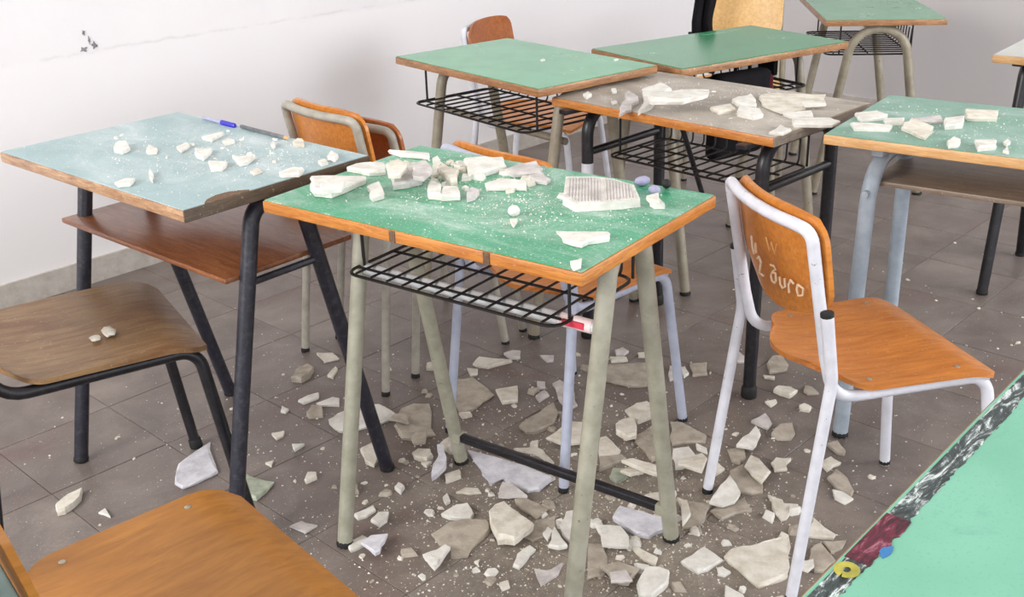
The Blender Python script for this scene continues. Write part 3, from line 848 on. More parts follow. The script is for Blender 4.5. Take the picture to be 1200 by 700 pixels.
# ---------------------------------------------------------------- plaster shards
# every record: centre x, y, base z, thickness, plaster colour, label, outline about the centre
SHARDS = {
 'floor': [
  (-0.1185, 2.5823, 0.0004, 0.014, 'T', 'large tan cracked plaster slab behind the left rear leg of the central green desk', [(-0.0595, 0.0818), (0.0035, 0.0928), (0.0322, 0.0525), (0.0619, -0.0052), (0.0333, -0.0429), (0.0071, -0.0833), (-0.0292, -0.0946), (-0.0493, -0.0012)]),
  (-0.2622, 2.4432, 0.0004, 0.016, 'T', 'tan lumpy plaster slab left of the central desk rear leg', [(-0.0468, -0.0216), (-0.0367, 0.0678), (-0.0054, 0.0985), (0.0353, 0.0957), (0.0598, -0.0716), (0.0182, -0.0858), (-0.0244, -0.0831)]),
  (0.0657, 2.4314, 0.0004, 0.02, 'T', 'thick tan slab left of the pale blue chair leg under the central desk', [(-0.0587, -0.0317), (0.0093, 0.0579), (0.0352, 0.0888), (0.0435, 0.0327), (0.0297, -0.0244), (-0.0146, -0.0604), (-0.0444, -0.0628)]),
  (0.3073, 2.659, 0.0004, 0.012, 'T', 'flat wide pinkish tan slab between the two right legs of the central desk', [(-0.0499, 0.0797), (0.0728, 0.083), (0.0655, -0.0533), (0.0065, -0.0566), (-0.0361, -0.0348), (-0.0589, -0.018)]),
  (0.3193, 2.2968, 0.0004, 0.014, 'T', 'dark tan slab left of the central desk right rear leg', [(-0.0326, 0.04), (0.0363, 0.1061), (0.0221, -0.0662), (-0.0013, -0.0822), (-0.0245, 0.0023)]),
  (0.4227, 2.342, 0.0004, 0.014, 'T', 'dark tan triangular slab just right of the central desk right rear leg', [(-0.0335, 0.0587), (-0.0031, 0.0567), (0.045, -0.0169), (0.0365, -0.0472), (-0.045, -0.0512)]),
  (0.15, 2.3641, 0.0004, 0.012, 'T', 'tan block beside the pale blue chair leg', [(-0.0145, 0.0561), (0.0233, 0.0404), (0.0136, -0.0478), (-0.0225, -0.0486)]),
  (-0.1298, 1.9321, 0.0004, 0.012, 'T', 'large flat greyish tan slab lying left of centre in the front of the floor', [(-0.0593, 0.0205), (-0.024, 0.0613), (0.0679, 0.0659), (0.0681, 0.0276), (0.0209, -0.0651), (-0.0135, -0.0655), (-0.0177, -0.0276), (-0.0424, -0.0172)]),
  (0.0232, 2.0442, 0.0004, 0.012, 'T', 'tan slab tucked behind the big pale stone below the black footrest bar', [(-0.032, 0.0273), (-0.007, 0.0327), (0.0449, -0.0076), (0.0152, -0.0487), (-0.0211, -0.0038)]),
  (0.0443, 1.9572, 0.0004, 0.01, 'T', 'tan flake right of the big pale stone below the black footrest bar', [(-0.0352, -0.024), (-0.0192, 0.0253), (0.0375, 0.0513), (0.0344, -0.0123), (-0.0175, -0.0403)]),
  (0.1568, 1.8415, 0.0004, 0.01, 'T', 'olive tan upright slab right of the near leg of the central desk', [(-0.0142, 0.0586), (0.0196, 0.0613), (0.0198, -0.009), (0.0006, -0.05), (-0.0259, -0.0609)]),
  (0.4655, 2.0104, 0.0004, 0.012, 'T', 'tan broken slab right of the right rear foot of the central desk', [(-0.0478, -0.0036), (-0.0088, 0.0241), (0.0364, 0.0419), (0.0444, -0.0088), (0.0056, -0.0165), (-0.0299, -0.0371)]),
  (0.3842, 1.9923, 0.0004, 0.012, 'T', 'tan quadrilateral touching the right rear foot of the central desk', [(-0.0092, 0.0503), (0.0433, 0.0372), (0.0015, -0.0417), (-0.0357, -0.0459)]),
  (0.5253, 2.1177, 0.0004, 0.014, 'T', 'tan slab under a pale square slab between the black and white legs', [(-0.0327, 0.0466), (0.0024, 0.0726), (0.0118, 0.0328), (0.0313, -0.0119), (0.0231, -0.0483), (-0.0035, -0.0519), (-0.0325, -0.0398)]),
  (0.5245, 2.2317, 0.0004, 0.014, 'T', 'brownish tan stone below the bright white kite shaped shard', [(-0.0188, 0.0299), (0.0225, 0.0363), (0.0178, -0.0078), (-0.0015, -0.0355), (-0.02, -0.0229)]),
  (0.6604, 2.3324, 0.0004, 0.014, 'T', 'tan hexagonal slab right of the bright white kite shaped shard', [(-0.0362, -0.0111), (-0.0026, 0.0376), (0.0312, 0.0451), (0.024, -0.0087), (0.0087, -0.0326), (-0.0251, -0.0304)]),
  (0.7332, 2.0973, 0.0004, 0.014, 'T', 'tan trapezoid slab right of the near white leg of the graffiti chair', [(-0.0262, 0.0266), (0.0041, 0.0605), (0.0183, 0.0185), (0.0168, -0.0345), (0.0051, -0.0544), (-0.0181, -0.0167)]),
  (0.7685, 2.2465, 0.0004, 0.014, 'T', 'small tan stone with a pale tip between the far legs of the graffiti chair', [(-0.0204, 0.0239), (0.0064, 0.0313), (0.0139, -0.0111), (0.0082, -0.0255), (-0.008, -0.0186)]),
  (0.6066, 1.8233, 0.0004, 0.012, 'T', 'tan slab beside the painted border of the foreground desk', [(-0.0076, 0.0365), (0.0174, 0.0506), (0.0333, -0.0048), (-0.0025, -0.0407), (-0.0202, -0.0398), (-0.0204, -0.0019)]),
  (0.6533, 1.867, 0.0004, 0.01, 'T', 'thin tan shard nearest the brown edge of the foreground desk', [(-0.0215, 0.0156), (0.027, 0.0174), (0.0114, -0.0085), (-0.0169, -0.0245)]),
  (0.7324, 2.7061, 0.0004, 0.014, 'T', 'tan six sided slab right of the black desk leg, behind the graffiti chair seat', [(-0.0285, 0.0049), (-0.0042, 0.0481), (0.0252, 0.0501), (0.029, -0.0073), (0.0135, -0.0418), (-0.035, -0.054)]),
  (0.7795, 2.5489, 0.0004, 0.01, 'T', 'tan flat stone left of the near upright of the graffiti chair', [(-0.0169, -0.0041), (-0.0035, 0.028), (0.0114, 0.0196), (0.019, -0.021), (-0.01, -0.0226)]),
  (0.5122, 2.6917, 0.0004, 0.012, 'T', 'greyish tan slab left of the white rear leg of the graffiti chair', [(-0.019, 0.038), (0.0277, 0.0386), (0.0162, -0.0359), (-0.0249, -0.0407)]),
  (0.2243, 2.2254, 0.0004, 0.018, 'T', 'tan long wedge leaning behind the near leg of the central desk', [(-0.0281, 0.0146), (0.0277, 0.0229), (0.0349, 0.0049), (-0.0345, -0.0424)]),
  (-0.5914, 2.7366, 0.0004, 0.028, 'T', 'rounded tan stone in front of the far grey chair leg on the left', [(-0.0282, -0.0373), (-0.0249, 0.0263), (0.0033, 0.0529), (0.0263, 0.0225), (0.0218, -0.0172), (0.0018, -0.0472)]),
  (-0.5267, 2.5127, 0.0004, 0.02, 'T', 'tan stone below two white slivers, left of the central desk front leg', [(-0.0189, -0.0118), (-0.0126, 0.0332), (0.0152, 0.0278), (0.0259, -0.0217), (-0.0097, -0.0275)]),
  (-0.297, 2.4373, 0.0164, 0.012, 'T', 'tan star shaped flake right of the large white slab behind the black slanted leg', [(-0.0252, -0.0024), (-0.0144, 0.0237), (0.0191, 0.0147), (0.0254, -0.0256), (-0.0049, -0.0104)]),
  (-0.3782, 2.1401, 0.0004, 0.02, 'T', 'tan cube hard against the left front leg of the central desk', [(-0.0127, -0.0161), (-0.0089, 0.0242), (0.0077, 0.0096), (0.0138, -0.0176)]),
  (-0.2401, 2.3348, 0.0164, 0.02, 'T', 'small tan square stone left of the left rear foot of the central desk', [(-0.0188, -0.0027), (-0.0051, 0.0277), (0.0173, 0.0262), (0.0172, -0.0234), (-0.0107, -0.0278)]),
  (0.1966, 1.7839, 0.0104, 0.016, 'T', 'tan faced slab with a white edge in front, left of a rounded white stone', [(-0.0355, 0.021), (0.0023, 0.038), (0.0433, 0.0126), (0.0147, -0.0369), (-0.0047, -0.0299), (-0.02, -0.0048)]),
  (-0.6018, 2.1516, 0.0004, 0.016, 'N', 'greenish grey slab right of the black desk leg foot', [(-0.0235, -0.0318), (-0.0392, 0.0599), (0.0337, 0.0258), (0.0228, -0.0098), (0.0062, -0.0441)]),
  (-0.4706, 1.9982, 0.0004, 0.008, 'G', 'flat grey disc of plaster left of the central desk left front foot', [(-0.0313, 0.0032), (-0.0082, 0.0214), (0.0308, -0.0002), (0.0086, -0.0244)]),
  (-0.0722, 2.7729, 0.0004, 0.014, 'C', 'long pointed pale shard in the back of the rubble under the central desk', [(-0.0466, -0.0059), (-0.0274, 0.0425), (0.0131, 0.0269), (0.0677, 0.0022), (0.0277, -0.0154), (-0.0011, -0.0312), (-0.0336, -0.0191)]),
  (-0.0012, 2.8235, 0.0004, 0.014, 'G', 'pinkish white flat stone near the far chair feet under the central desk', [(-0.0283, 0.0079), (-0.0022, 0.0274), (0.0217, 0.017), (0.0191, -0.0252), (-0.0102, -0.0272)]),
  (-0.0184, 2.5741, 0.0004, 0.014, 'C', 'cream four sided shard standing out in the middle of the rubble', [(-0.0348, 0.0322), (0.0259, 0.0504), (0.0251, -0.0374), (-0.0161, -0.0452)]),
  (-0.1287, 2.4748, 0.0004, 0.012, 'C', 'small cream bar right of the left rear leg of the central desk', [(-0.0189, 0.0089), (0.0108, 0.0138), (0.0163, -0.0071), (-0.0082, -0.0156)]),
  (0.0722, 2.6279, 0.0004, 0.012, 'G', 'upper of two lilac white chips left of the pale blue chair leg', [(-0.0118, 0.0226), (0.0107, 0.0171), (0.011, -0.0169), (-0.0099, -0.0228)]),
  (0.072, 2.5651, 0.0004, 0.012, 'G', 'lower of two lilac white chips left of the pale blue chair leg', [(-0.0179, 0.0002), (0.0072, 0.0314), (0.0196, 0.0012), (-0.0089, -0.0328)]),
  (-0.1151, 2.7196, 0.0004, 0.012, 'C', 'cream chip below the long pointed pale shard', [(-0.0176, 0.0232), (0.0131, 0.0169), (0.0119, -0.0188), (-0.0075, -0.0213)]),
  (-0.2365, 2.763, 0.0004, 0.018, 'C', 'cream chip left of the left rear leg of the central desk', [(-0.0113, 0.0151), (0.0101, 0.0217), (0.0123, -0.0193), (-0.0112, -0.0176)]),
  (0.0988, 2.7903, 0.0004, 0.01, 'G', 'thin pale flake near the sticker under the central desk', [(-0.0238, 0.023), (0.0163, 0.0158), (0.0129, -0.0172), (-0.0054, -0.0216)]),
  (0.1312, 2.5667, 0.0004, 0.014, 'G', 'pinkish grey long shard leaning behind the pale blue chair leg', [(-0.0296, 0.0651), (-0.0078, 0.0839), (0.0258, 0.0263), (0.031, -0.0652), (-0.0016, -0.0907), (-0.0178, -0.0194)]),
  (0.1294, 2.3381, 0.0124, 0.014, 'C', 'cream wide slab behind the pale blue chair leg', [(-0.0569, -0.0188), (0.0045, 0.0623), (0.0402, 0.0512), (0.0331, -0.045), (-0.0209, -0.0497)]),
  (0.297, 2.7693, 0.0004, 0.012, 'C', 'cream bar resting behind the wide pinkish tan slab', [(-0.0241, 0.0177), (0.0224, 0.0101), (0.0256, -0.0108), (-0.0238, -0.017)]),
  (0.3703, 2.7935, 0.0004, 0.012, 'C', 'white bar left of the central desk right rear leg, at the back', [(-0.0149, 0.0126), (0.0183, 0.0144), (0.0127, -0.0146), (-0.0161, -0.0125)]),
  (0.3086, 2.8149, 0.0004, 0.014, 'G', 'lilac grey stone behind the cream bar at the back of the rubble', [(-0.0174, 0.0097), (0.0068, 0.0294), (0.0223, 0.0025), (0.005, -0.0216), (-0.0167, -0.02)]),
  (0.3222, 2.4612, 0.0004, 0.016, 'C', 'pale broad slab left of the central desk right rear leg', [(-0.04, 0.0085), (-0.0065, 0.041), (0.0213, 0.0496), (0.0412, 0.0238), (0.0275, -0.0299), (-0.0152, -0.0602), (-0.0282, -0.0329)]),
  (0.2745, 2.3522, 0.0144, 0.024, 'C', 'rounded pale stone in front of the pale broad slab between the right desk legs', [(-0.0256, 0.0183), (0.003, 0.047), (0.0184, 0.0504), (0.0235, 0.0022), (0.0181, -0.0437), (-0.0081, -0.0544), (-0.0294, -0.0198)]),
  (0.4377, 2.6702, 0.0004, 0.014, 'G', 'grey white block right of the central desk right rear leg', [(-0.0041, 0.0444), (0.0147, 0.0271), (0.0064, -0.027), (-0.0171, -0.0445)]),
  (0.4696, 2.6804, 0.0004, 0.014, 'W', 'white chunk among small stones right of the central desk right rear leg', [(-0.0073, 0.0241), (0.0057, 0.0272), (0.0093, -0.0165), (-0.0077, -0.0347)]),
  (0.7128, 2.5446, 0.0004, 0.02, 'C', 'elongated cream stone below the tan six sided slab', [(-0.0292, 0.0049), (-0.0107, 0.0257), (0.0185, 0.02), (0.0331, -0.003), (0.0052, -0.0335), (-0.0169, -0.0141)]),
  (0.6668, 2.4882, 0.0004, 0.01, 'C', 'small cream flake right of the black desk foot', [(-0.0179, 0.0038), (0.0133, 0.0157), (0.0133, 0.0017), (-0.0087, -0.0212)]),
  (0.7422, 2.4535, 0.0004, 0.014, 'C', 'rounded cream stone left of the near leg of the graffiti chair', [(-0.0126, 0.0097), (0.003, 0.019), (0.018, 0.0008), (0.0062, -0.0189), (-0.0146, -0.0107)]),
  (0.6351, 2.7555, 0.0004, 0.012, 'G', 'pinkish pale slab behind the black desk leg', [(-0.013, 0.0182), (0.0074, 0.0377), (0.0184, 0.0034), (0.0073, -0.0327), (-0.0201, -0.0266)]),
  (0.6918, 2.6309, 0.0004, 0.01, 'C', 'thin cream sliver right of the black desk leg', [(-0.0135, 0.0134), (0.0157, 0.0036), (0.0113, -0.0151), (-0.0135, -0.0019)]),
  (0.6221, 2.3867, 0.0004, 0.014, 'G', 'grey white triangular stone at the foot of the black desk leg', [(-0.032, 0.0051), (0.0128, 0.042), (0.0178, -0.0112), (0.0014, -0.0359)]),
  (0.8305, 2.4393, 0.0004, 0.014, 'C', 'cream pebble right of the near upright of the graffiti chair', [(-0.005, 0.014), (0.0156, 0.0057), (-0.0009, -0.0169), (-0.0098, -0.0028)]),
  (0.5508, 2.151, 0.0144, 0.012, 'C', 'pale square slab lying tilted on a tan slab between the black and white legs', [(-0.0252, 0.0107), (-0.0003, 0.0576), (0.0152, 0.0393), (0.029, -0.0176), (-0.002, -0.0642), (-0.0168, -0.0257)]),
  (0.4642, 2.0521, 0.0124, 0.016, 'W', 'white fan shaped shard beside the rear left foot of the graffiti chair', [(-0.0181, 0.0179), (0.0187, 0.0662), (0.0266, 0.0336), (0.0291, -0.003), (0.0099, -0.0349), (-0.0207, -0.0481), (-0.0456, -0.0317)]),
  (0.6167, 2.186, 0.0004, 0.014, 'C', 'cream notched stone left of the near leg of the graffiti chair', [(-0.0226, 0.006), (-0.0054, 0.0279), (0.0289, 0.02), (0.0115, -0.0018), (0.009, -0.0242), (-0.0215, -0.0279)]),
  (0.7309, 2.1803, 0.0004, 0.014, 'C', 'grey white slab above the tan trapezoid right of the graffiti chair leg', [(-0.0232, 0.0047), (0.0098, 0.0314), (0.0253, 0.0017), (0.0045, -0.0083), (-0.0163, -0.0294)]),
  (0.7177, 2.0456, 0.0004, 0.01, 'W', 'white ragged flake below the tan trapezoid right of the graffiti chair leg', [(-0.0131, 0.0275), (0.0072, 0.0185), (0.0241, -0.0107), (-0.0012, -0.0294), (-0.0169, -0.0058)]),
  (0.4686, 2.1785, 0.0004, 0.014, 'C', 'cream chip right of the rear left leg of the graffiti chair', [(-0.006, 0.0158), (0.0034, 0.0181), (0.0139, -0.0052), (-0.0113, -0.0287)]),
  (0.5793, 2.0066, 0.0004, 0.012, 'C', 'pale notched flake touching the near leg of the graffiti chair on its left', [(-0.0226, 0.0527), (0.0045, 0.0307), (0.005, 0.0172), (0.0356, 0.0121), (0.0206, -0.0102), (-0.0038, -0.0412), (-0.0154, -0.0438), (-0.0239, -0.0175)]),
  (0.5674, 2.2816, 0.0144, 0.016, 'W', 'bright white kite shaped shard in front of the black desk foot', [(-0.0429, -0.0296), (0.0239, 0.0587), (0.0258, 0.0177), (-0.0068, -0.0468)]),
  (0.2224, 2.2856, 0.0004, 0.016, 'C', 'pale plate right of the near leg of the central desk', [(-0.0202, 0.0413), (-0.0021, 0.0495), (0.0288, -0.0167), (0.0208, -0.0341), (-0.0272, -0.0399)]),
  (0.3954, 2.224, 0.0004, 0.016, 'W', 'white broad stone right of the central desk right rear leg', [(-0.0192, 0.0461), (0.0199, 0.0496), (0.0369, -0.0133), (-0.0095, -0.039), (-0.0281, -0.0435)]),
  (0.4101, 2.1825, 0.0164, 0.014, 'C', 'cream slab below the white broad stone right of the desk leg', [(-0.0356, 0.0059), (0.0266, 0.0364), (0.0346, 0.0129), (0.0126, -0.0443), (-0.0382, -0.0109)]),
  (0.2343, 2.1595, 0.0004, 0.02, 'N', 'greenish white crumpled chunk above the black footrest bar', [(-0.0221, -0.0082), (-0.013, 0.0246), (0.0285, 0.0221), (0.016, -0.0105), (-0.0094, -0.0281)]),
  (0.2699, 2.149, 0.0204, 0.014, 'C', 'cream curved flake beside the greenish chunk above the footrest bar', [(-0.0345, -0.0024), (-0.0057, 0.0179), (0.0356, 0.0154), (0.0175, -0.011), (-0.0129, -0.02)]),
  (0.2887, 2.1377, 0.0344, 0.018, 'C', 'long cream strip behind the right end of the black footrest bar', [(-0.0484, 0.0318), (-0.0242, 0.0359), (0.0401, -0.0127), (0.0335, -0.0394), (-0.001, -0.0156)]),
  (0.3147, 2.0688, 0.0004, 0.012, 'C', 'cream flat shard at the right end of the black footrest bar', [(-0.0326, 0.0031), (0.0038, 0.0166), (0.0173, 0.0105), (0.0115, -0.0302)]),
  (0.4455, 2.2689, 0.0004, 0.012, 'W', 'white splinter left of the rear left leg of the graffiti chair', [(-0.0098, 0.024), (0.0121, -0.0016), (0.01, -0.0223), (-0.0123, -0.0001)]),
  (-0.2283, 2.278, 0.0004, 0.022, 'C', 'cream oval stone left of the left rear foot of the central desk', [(-0.0256, 0.0085), (-0.0128, 0.0258), (0.0189, 0.0177), (0.0267, -0.0127), (0.0124, -0.0294), (-0.0196, -0.0098)]),
  (-0.1648, 2.3142, 0.0004, 0.02, 'C', 'cream triangular shard leaning at the left rear foot of the central desk', [(-0.0242, 0.0073), (0.0056, 0.0491), (0.0162, -0.0257), (0.0024, -0.0308)]),
  (0.043, 2.2774, 0.0004, 0.012, 'C', 'cream flat slab just behind the middle of the black footrest bar', [(-0.0506, 0.0192), (-0.0005, 0.0251), (0.0207, 0.0087), (0.0441, -0.0517), (-0.0137, -0.0012)]),
  (-0.0211, 2.163, 0.0004, 0.016, 'L', 'large lilac white slab under the black footrest bar at its left end', [(-0.0984, 0.1351), (0.1003, -0.0123), (0.0693, -0.0536), (0.043, -0.0574), (0.0113, -0.0369), (-0.0149, 0.0028), (-0.0444, -0.0228), (-0.066, 0.0451)]),
  (-0.0183, 2.0948, 0.0124, 0.014, 'G', 'grey white triangle below the large lilac slab', [(-0.0175, 0.0327), (0.0058, 0.0206), (0.038, -0.0285), (-0.0263, -0.0248)]),
  (-0.151, 2.181, 0.0004, 0.014, 'C', 'small cream square in front of the left rear foot of the central desk', [(-0.0198, 0.0066), (0.0155, 0.027), (0.0196, -0.0069), (-0.0153, -0.0268)]),
  (-0.1841, 2.2149, 0.0144, 0.028, 'L', 'upright bluish white curved shard near the left rear foot of the central desk', [(-0.0142, -0.0716), (-0.014, -0.0215), (-0.0001, 0.0296), (-0.008, 0.0659), (0.0072, 0.071), (0.0175, 0.011), (0.016, -0.0233), (-0.0044, -0.0612)]),
  (-0.1094, 2.117, 0.0004, 0.008, 'C', 'thin curved pale flake left of the grey white triangle', [(-0.032, -0.0051), (-0.0121, 0.0151), (0.0174, 0.0107), (0.0264, -0.0085), (0.0003, -0.0122)]),
  (-0.1618, 2.0836, 0.0004, 0.014, 'W', 'small white egg shaped chip left of the thin curved flake', [(-0.009, 0.0069), (0.0005, 0.0221), (0.009, -0.0096), (-0.0006, -0.0193)]),
  (-0.2164, 2.2394, 0.0004, 0.012, 'C', 'little cream triangle left of the bluish curved shard', [(-0.0136, 0.0056), (0.0123, 0.007), (0.0013, -0.0126)]),
  (-0.5522, 2.5918, 0.0004, 0.014, 'W', 'left of two white slivers left of the central desk front leg', [(-0.0289, -0.0127), (-0.0071, 0.0113), (0.0215, 0.0278), (0.0254, 0.0018), (-0.0109, -0.0282)]),
  (-0.494, 2.5661, 0.0004, 0.014, 'W', 'right of two white slivers, touching the central desk front leg', [(-0.0347, -0.0049), (0.0053, 0.0248), (0.0237, 0.0163), (0.0285, -0.0199), (-0.0228, -0.0164)]),
  (-0.4053, 2.4689, 0.0004, 0.016, 'W', 'large white slab behind the slanted black leg of the left desk', [(-0.076, -0.0005), (-0.0573, 0.0323), (0.0039, 0.0807), (0.0452, 0.0744), (0.0939, 0.0188), (0.08, -0.0108), (0.034, -0.041), (-0.0087, -0.0643), (-0.0446, -0.062), (-0.0705, -0.0276)]),
  (-0.5382, 2.8457, 0.0004, 0.012, 'C', 'pale ragged flake right of the far grey chair foot on the left', [(-0.038, 0.024), (0.0105, 0.0247), (0.0346, -0.0154), (-0.0071, -0.0333)]),
  (-0.5085, 2.7427, 0.0004, 0.012, 'C', 'pale crumb pile right of the rounded tan stone', [(-0.0146, -0.0211), (0.0005, 0.0381), (0.0107, 0.0171), (0.0033, -0.0341)]),
  (-0.609, 2.5316, 0.0004, 0.012, 'W', 'small white chip far left of the tan stone below the slivers', [(-0.0101, 0.0209), (0.0119, 0.0018), (0.0065, -0.0153), (-0.0083, -0.0074)]),
  (-0.5423, 2.3404, 0.0004, 0.012, 'W', 'white triangle on bare floor left of the central desk front leg', [(-0.0146, 0.0112), (0.0175, 0.0091), (-0.0028, -0.0203)]),
  (-0.4863, 2.1939, 0.0004, 0.018, 'C', 'cream lump alone on the floor between the black and the green grey legs', [(-0.0121, -0.0121), (-0.0096, 0.0185), (0.0117, 0.0172), (0.0163, -0.0027), (-0.0063, -0.0208)]),
  (-0.2721, 2.1363, 0.0004, 0.018, 'W', 'white lump below the foot of the slanted black leg', [(-0.0117, -0.0001), (-0.0047, 0.0212), (0.0117, 0.0012), (0.0048, -0.0224)]),
  (-0.3543, 2.2856, 0.0004, 0.022, 'C', 'crumpled cream chunk left of the slanted black leg', [(-0.0287, 0.023), (0.0026, 0.0517), (0.0228, 0.0077), (0.0134, -0.0507), (-0.0101, -0.0318)]),
  (-0.3397, 2.0389, 0.0004, 0.014, 'W', 'upper left white shard of four right of the central desk left front foot', [(-0.0251, -0.0042), (0.0139, 0.0288), (0.0215, 0.0107), (0.0042, -0.0133), (-0.0145, -0.022)]),
  (-0.3034, 2.0171, 0.0004, 0.014, 'W', 'upper right pale shard of four right of the central desk left front foot', [(-0.0221, -0.0067), (-0.0082, 0.0221), (0.0158, 0.0232), (0.0146, -0.0088), (-0.0002, -0.0297)]),
  (-0.3423, 1.9256, 0.0004, 0.014, 'W', 'lower left white shard of four, touching the central desk left front foot', [(-0.0272, 0.0023), (0.0065, 0.0281), (0.0278, 0.0084), (0.0058, -0.0132), (-0.0129, -0.0256)]),
  (-0.3032, 1.9038, 0.0144, 0.014, 'L', 'lower right bluish white shard of four near the central desk left front foot', [(-0.03, 0.004), (-0.0113, 0.0302), (0.0238, 0.0329), (0.0136, -0.0294), (0.0039, -0.0376)]),
  (-1.0257, 2.1172, 0.0004, 0.026, 'C', 'cream angular chunk alone on the floor at far left, before the black leg', [(-0.0232, -0.0165), (-0.0106, 0.0283), (0.0132, 0.0557), (0.0233, 0.0157), (0.0062, -0.0386), (-0.0089, -0.0445)]),
  (-0.9302, 2.0758, 0.0004, 0.01, 'W', 'tiny white triangle beside the orange seat at lower left', [(-0.0143, 0.0007), (-0.0044, 0.0171), (0.0187, -0.0179)]),
  (-0.7716, 2.236, 0.0004, 0.014, 'L', 'large clean white slab behind the black chair leg, above the orange seat', [(-0.0293, -0.0532), (-0.0467, 0.0386), (0.0062, 0.1385), (0.0588, -0.0025), (0.0193, -0.0506), (-0.0082, -0.0708)]),
  (-0.7248, 2.3959, 0.0004, 0.018, 'W', 'white block between the black chair leg and the black desk leg', [(-0.022, 0.0165), (-0.001, 0.0313), (0.0151, -0.0115), (0.0079, -0.0363)]),
  (-0.7058, 2.3125, 0.0004, 0.014, 'W', 'white strip just below the white block between the two black legs', [(-0.0181, 0.0345), (0.0053, 0.0146), (0.0118, -0.0278), (0.001, -0.0212)]),
  (-0.5983, 2.3992, 0.0004, 0.012, 'C', 'cream flake on open floor right of the vertical black desk leg', [(-0.0199, 0.0068), (0.0105, 0.0178), (0.0113, -0.0048), (-0.0019, -0.0198)]),
  (-0.5387, 2.3225, 0.0124, 0.01, 'W', 'white wedge right of the cream flake on open floor', [(-0.0134, 0.008), (0.0163, 0.0092), (-0.0028, -0.0171)]),
  (-0.5945, 2.2652, 0.0004, 0.01, 'C', 'cream triangle right of the vertical black desk leg, low down', [(-0.0127, 0.0017), (0.0069, 0.0123), (0.0057, -0.014)]),
  (0.4865, 1.8303, 0.0004, 0.016, 'C', 'biggest pale slab on the floor, left of the near leg of the graffiti chair', [(-0.0712, 0.0087), (-0.0475, 0.0359), (-0.009, 0.0427), (0.0234, 0.0566), (0.0789, 0.0763), (0.0547, -0.032), (0.0416, -0.0643), (-0.0206, -0.0933), (-0.0504, -0.0306)]),
  (0.6326, 1.9151, 0.0004, 0.014, 'C', 'pale triangle right of the near leg of the graffiti chair', [(-0.0255, -0.004), (0.0007, 0.0535), (0.0316, -0.0117), (0.0238, -0.0249), (-0.0305, -0.0129)]),
  (0.5734, 1.7874, 0.0124, 0.012, 'W', 'white square chip right of the near leg of the graffiti chair', [(-0.0088, 0.0146), (0.0165, 0.0175), (0.0122, -0.0032), (-0.0047, -0.0189), (-0.0151, -0.0101)]),
  (0.3683, 1.8276, 0.0004, 0.016, 'W', 'white diamond shard left of the biggest pale slab', [(-0.0421, -0.001), (0.0134, 0.0483), (0.0206, 0.0391), (0.0448, 0.0001), (0.0084, -0.029), (-0.0139, -0.0389), (-0.0311, -0.0186)]),
  (0.405, 1.7927, 0.0004, 0.01, 'W', 'small white chip under the left tip of the biggest pale slab', [(-0.0092, 0.0113), (0.0018, 0.0149), (0.0165, -0.0026), (0.0014, -0.0142), (-0.0105, -0.0094)]),
  (0.4137, 1.7043, 0.0004, 0.014, 'W', 'white shard cut by the bottom of the picture below the biggest slab', [(-0.0125, 0.0434), (0.0159, 0.0104), (0.023, -0.0256), (-0.0264, -0.0282)]),
  (0.3599, 1.9929, 0.0124, 0.018, 'C', 'cream upright shard right of the central desk right rear leg, near its foot', [(-0.0073, 0.0423), (0.0097, 0.0312), (0.0109, -0.0183), (-0.0133, -0.0551)]),
  (0.1955, 1.9133, 0.0104, 0.016, 'W', 'white six sided shard right of the near leg of the central desk', [(-0.0328, 0.0337), (-0.0032, 0.0297), (0.0209, 0.026), (0.0346, -0.0094), (0.0293, -0.0451), (-0.0253, -0.0355), (-0.0235, 0.0006)]),
  (0.2573, 1.9655, 0.0004, 0.022, 'L', 'large lilac white curved slab under the right end of the black footrest bar', [(-0.054, 0.0203), (-0.0375, 0.0588), (-0.0057, 0.042), (0.0623, 0.0089), (0.0575, -0.0242), (0.0157, -0.052), (-0.0097, -0.0391), (-0.0287, -0.0147)]),
  (0.2564, 1.8548, 0.0004, 0.012, 'C', 'cream strip below the large lilac curved slab', [(-0.0265, 0.0338), (-0.0138, 0.0287), (0.0259, -0.0129), (0.0178, -0.0339), (-0.0033, -0.0157)]),
  (0.2578, 1.7535, 0.0004, 0.03, 'W', 'thick rounded white stone at the front, below the central desk right rear foot', [(-0.0311, -0.0029), (-0.0044, 0.0491), (0.0391, 0.0301), (0.0319, -0.0021), (-0.0057, -0.0397), (-0.0299, -0.0346)]),
  (0.1057, 1.9616, 0.0004, 0.016, 'W', 'white slab half hidden by the near leg of the central desk', [(-0.0186, 0.0041), (-0.0017, 0.0566), (0.0213, 0.0652), (0.0116, -0.0396), (0.0023, -0.0574), (-0.0149, -0.0289)]),
  (0.1945, 1.7542, 0.0264, 0.01, 'G', 'grey white slab at the front, left of the thick rounded stone', [(-0.0191, 0.0119), (0.0146, 0.0183), (0.0236, -0.0142), (-0.0192, -0.016)]),
  (0.0781, 1.8952, 0.0104, 0.016, 'W', 'small bright white triangle left of the near leg of the central desk', [(-0.0201, -0.0128), (-0.0027, 0.0535), (0.0204, -0.0179), (0.0024, -0.0229)]),
  (0.0599, 1.9286, 0.0104, 0.012, 'W', 'small white chip left of the small bright triangle', [(-0.0109, -0.0018), (0.001, 0.0224), (0.0111, 0.0062), (-0.0012, -0.0268)]),
  (-0.1298, 2.0272, 0.0004, 0.018, 'W', 'white trapezoid above the large flat greyish tan slab', [(-0.0418, -0.0057), (-0.0092, 0.0275), (0.0164, 0.0311), (0.0314, -0.0098), (0.0247, -0.0241), (-0.0216, -0.0191)]),
  (-0.1699, 1.8587, 0.0124, 0.016, 'W', 'white Y shaped shard leaning on the large flat greyish tan slab', [(-0.0289, 0.0009), (-0.002, 0.0149), (0.0156, 0.0362), (0.0254, 0.0245), (0.0124, -0.0099), (-0.0041, -0.0453), (-0.0184, -0.0212)]),
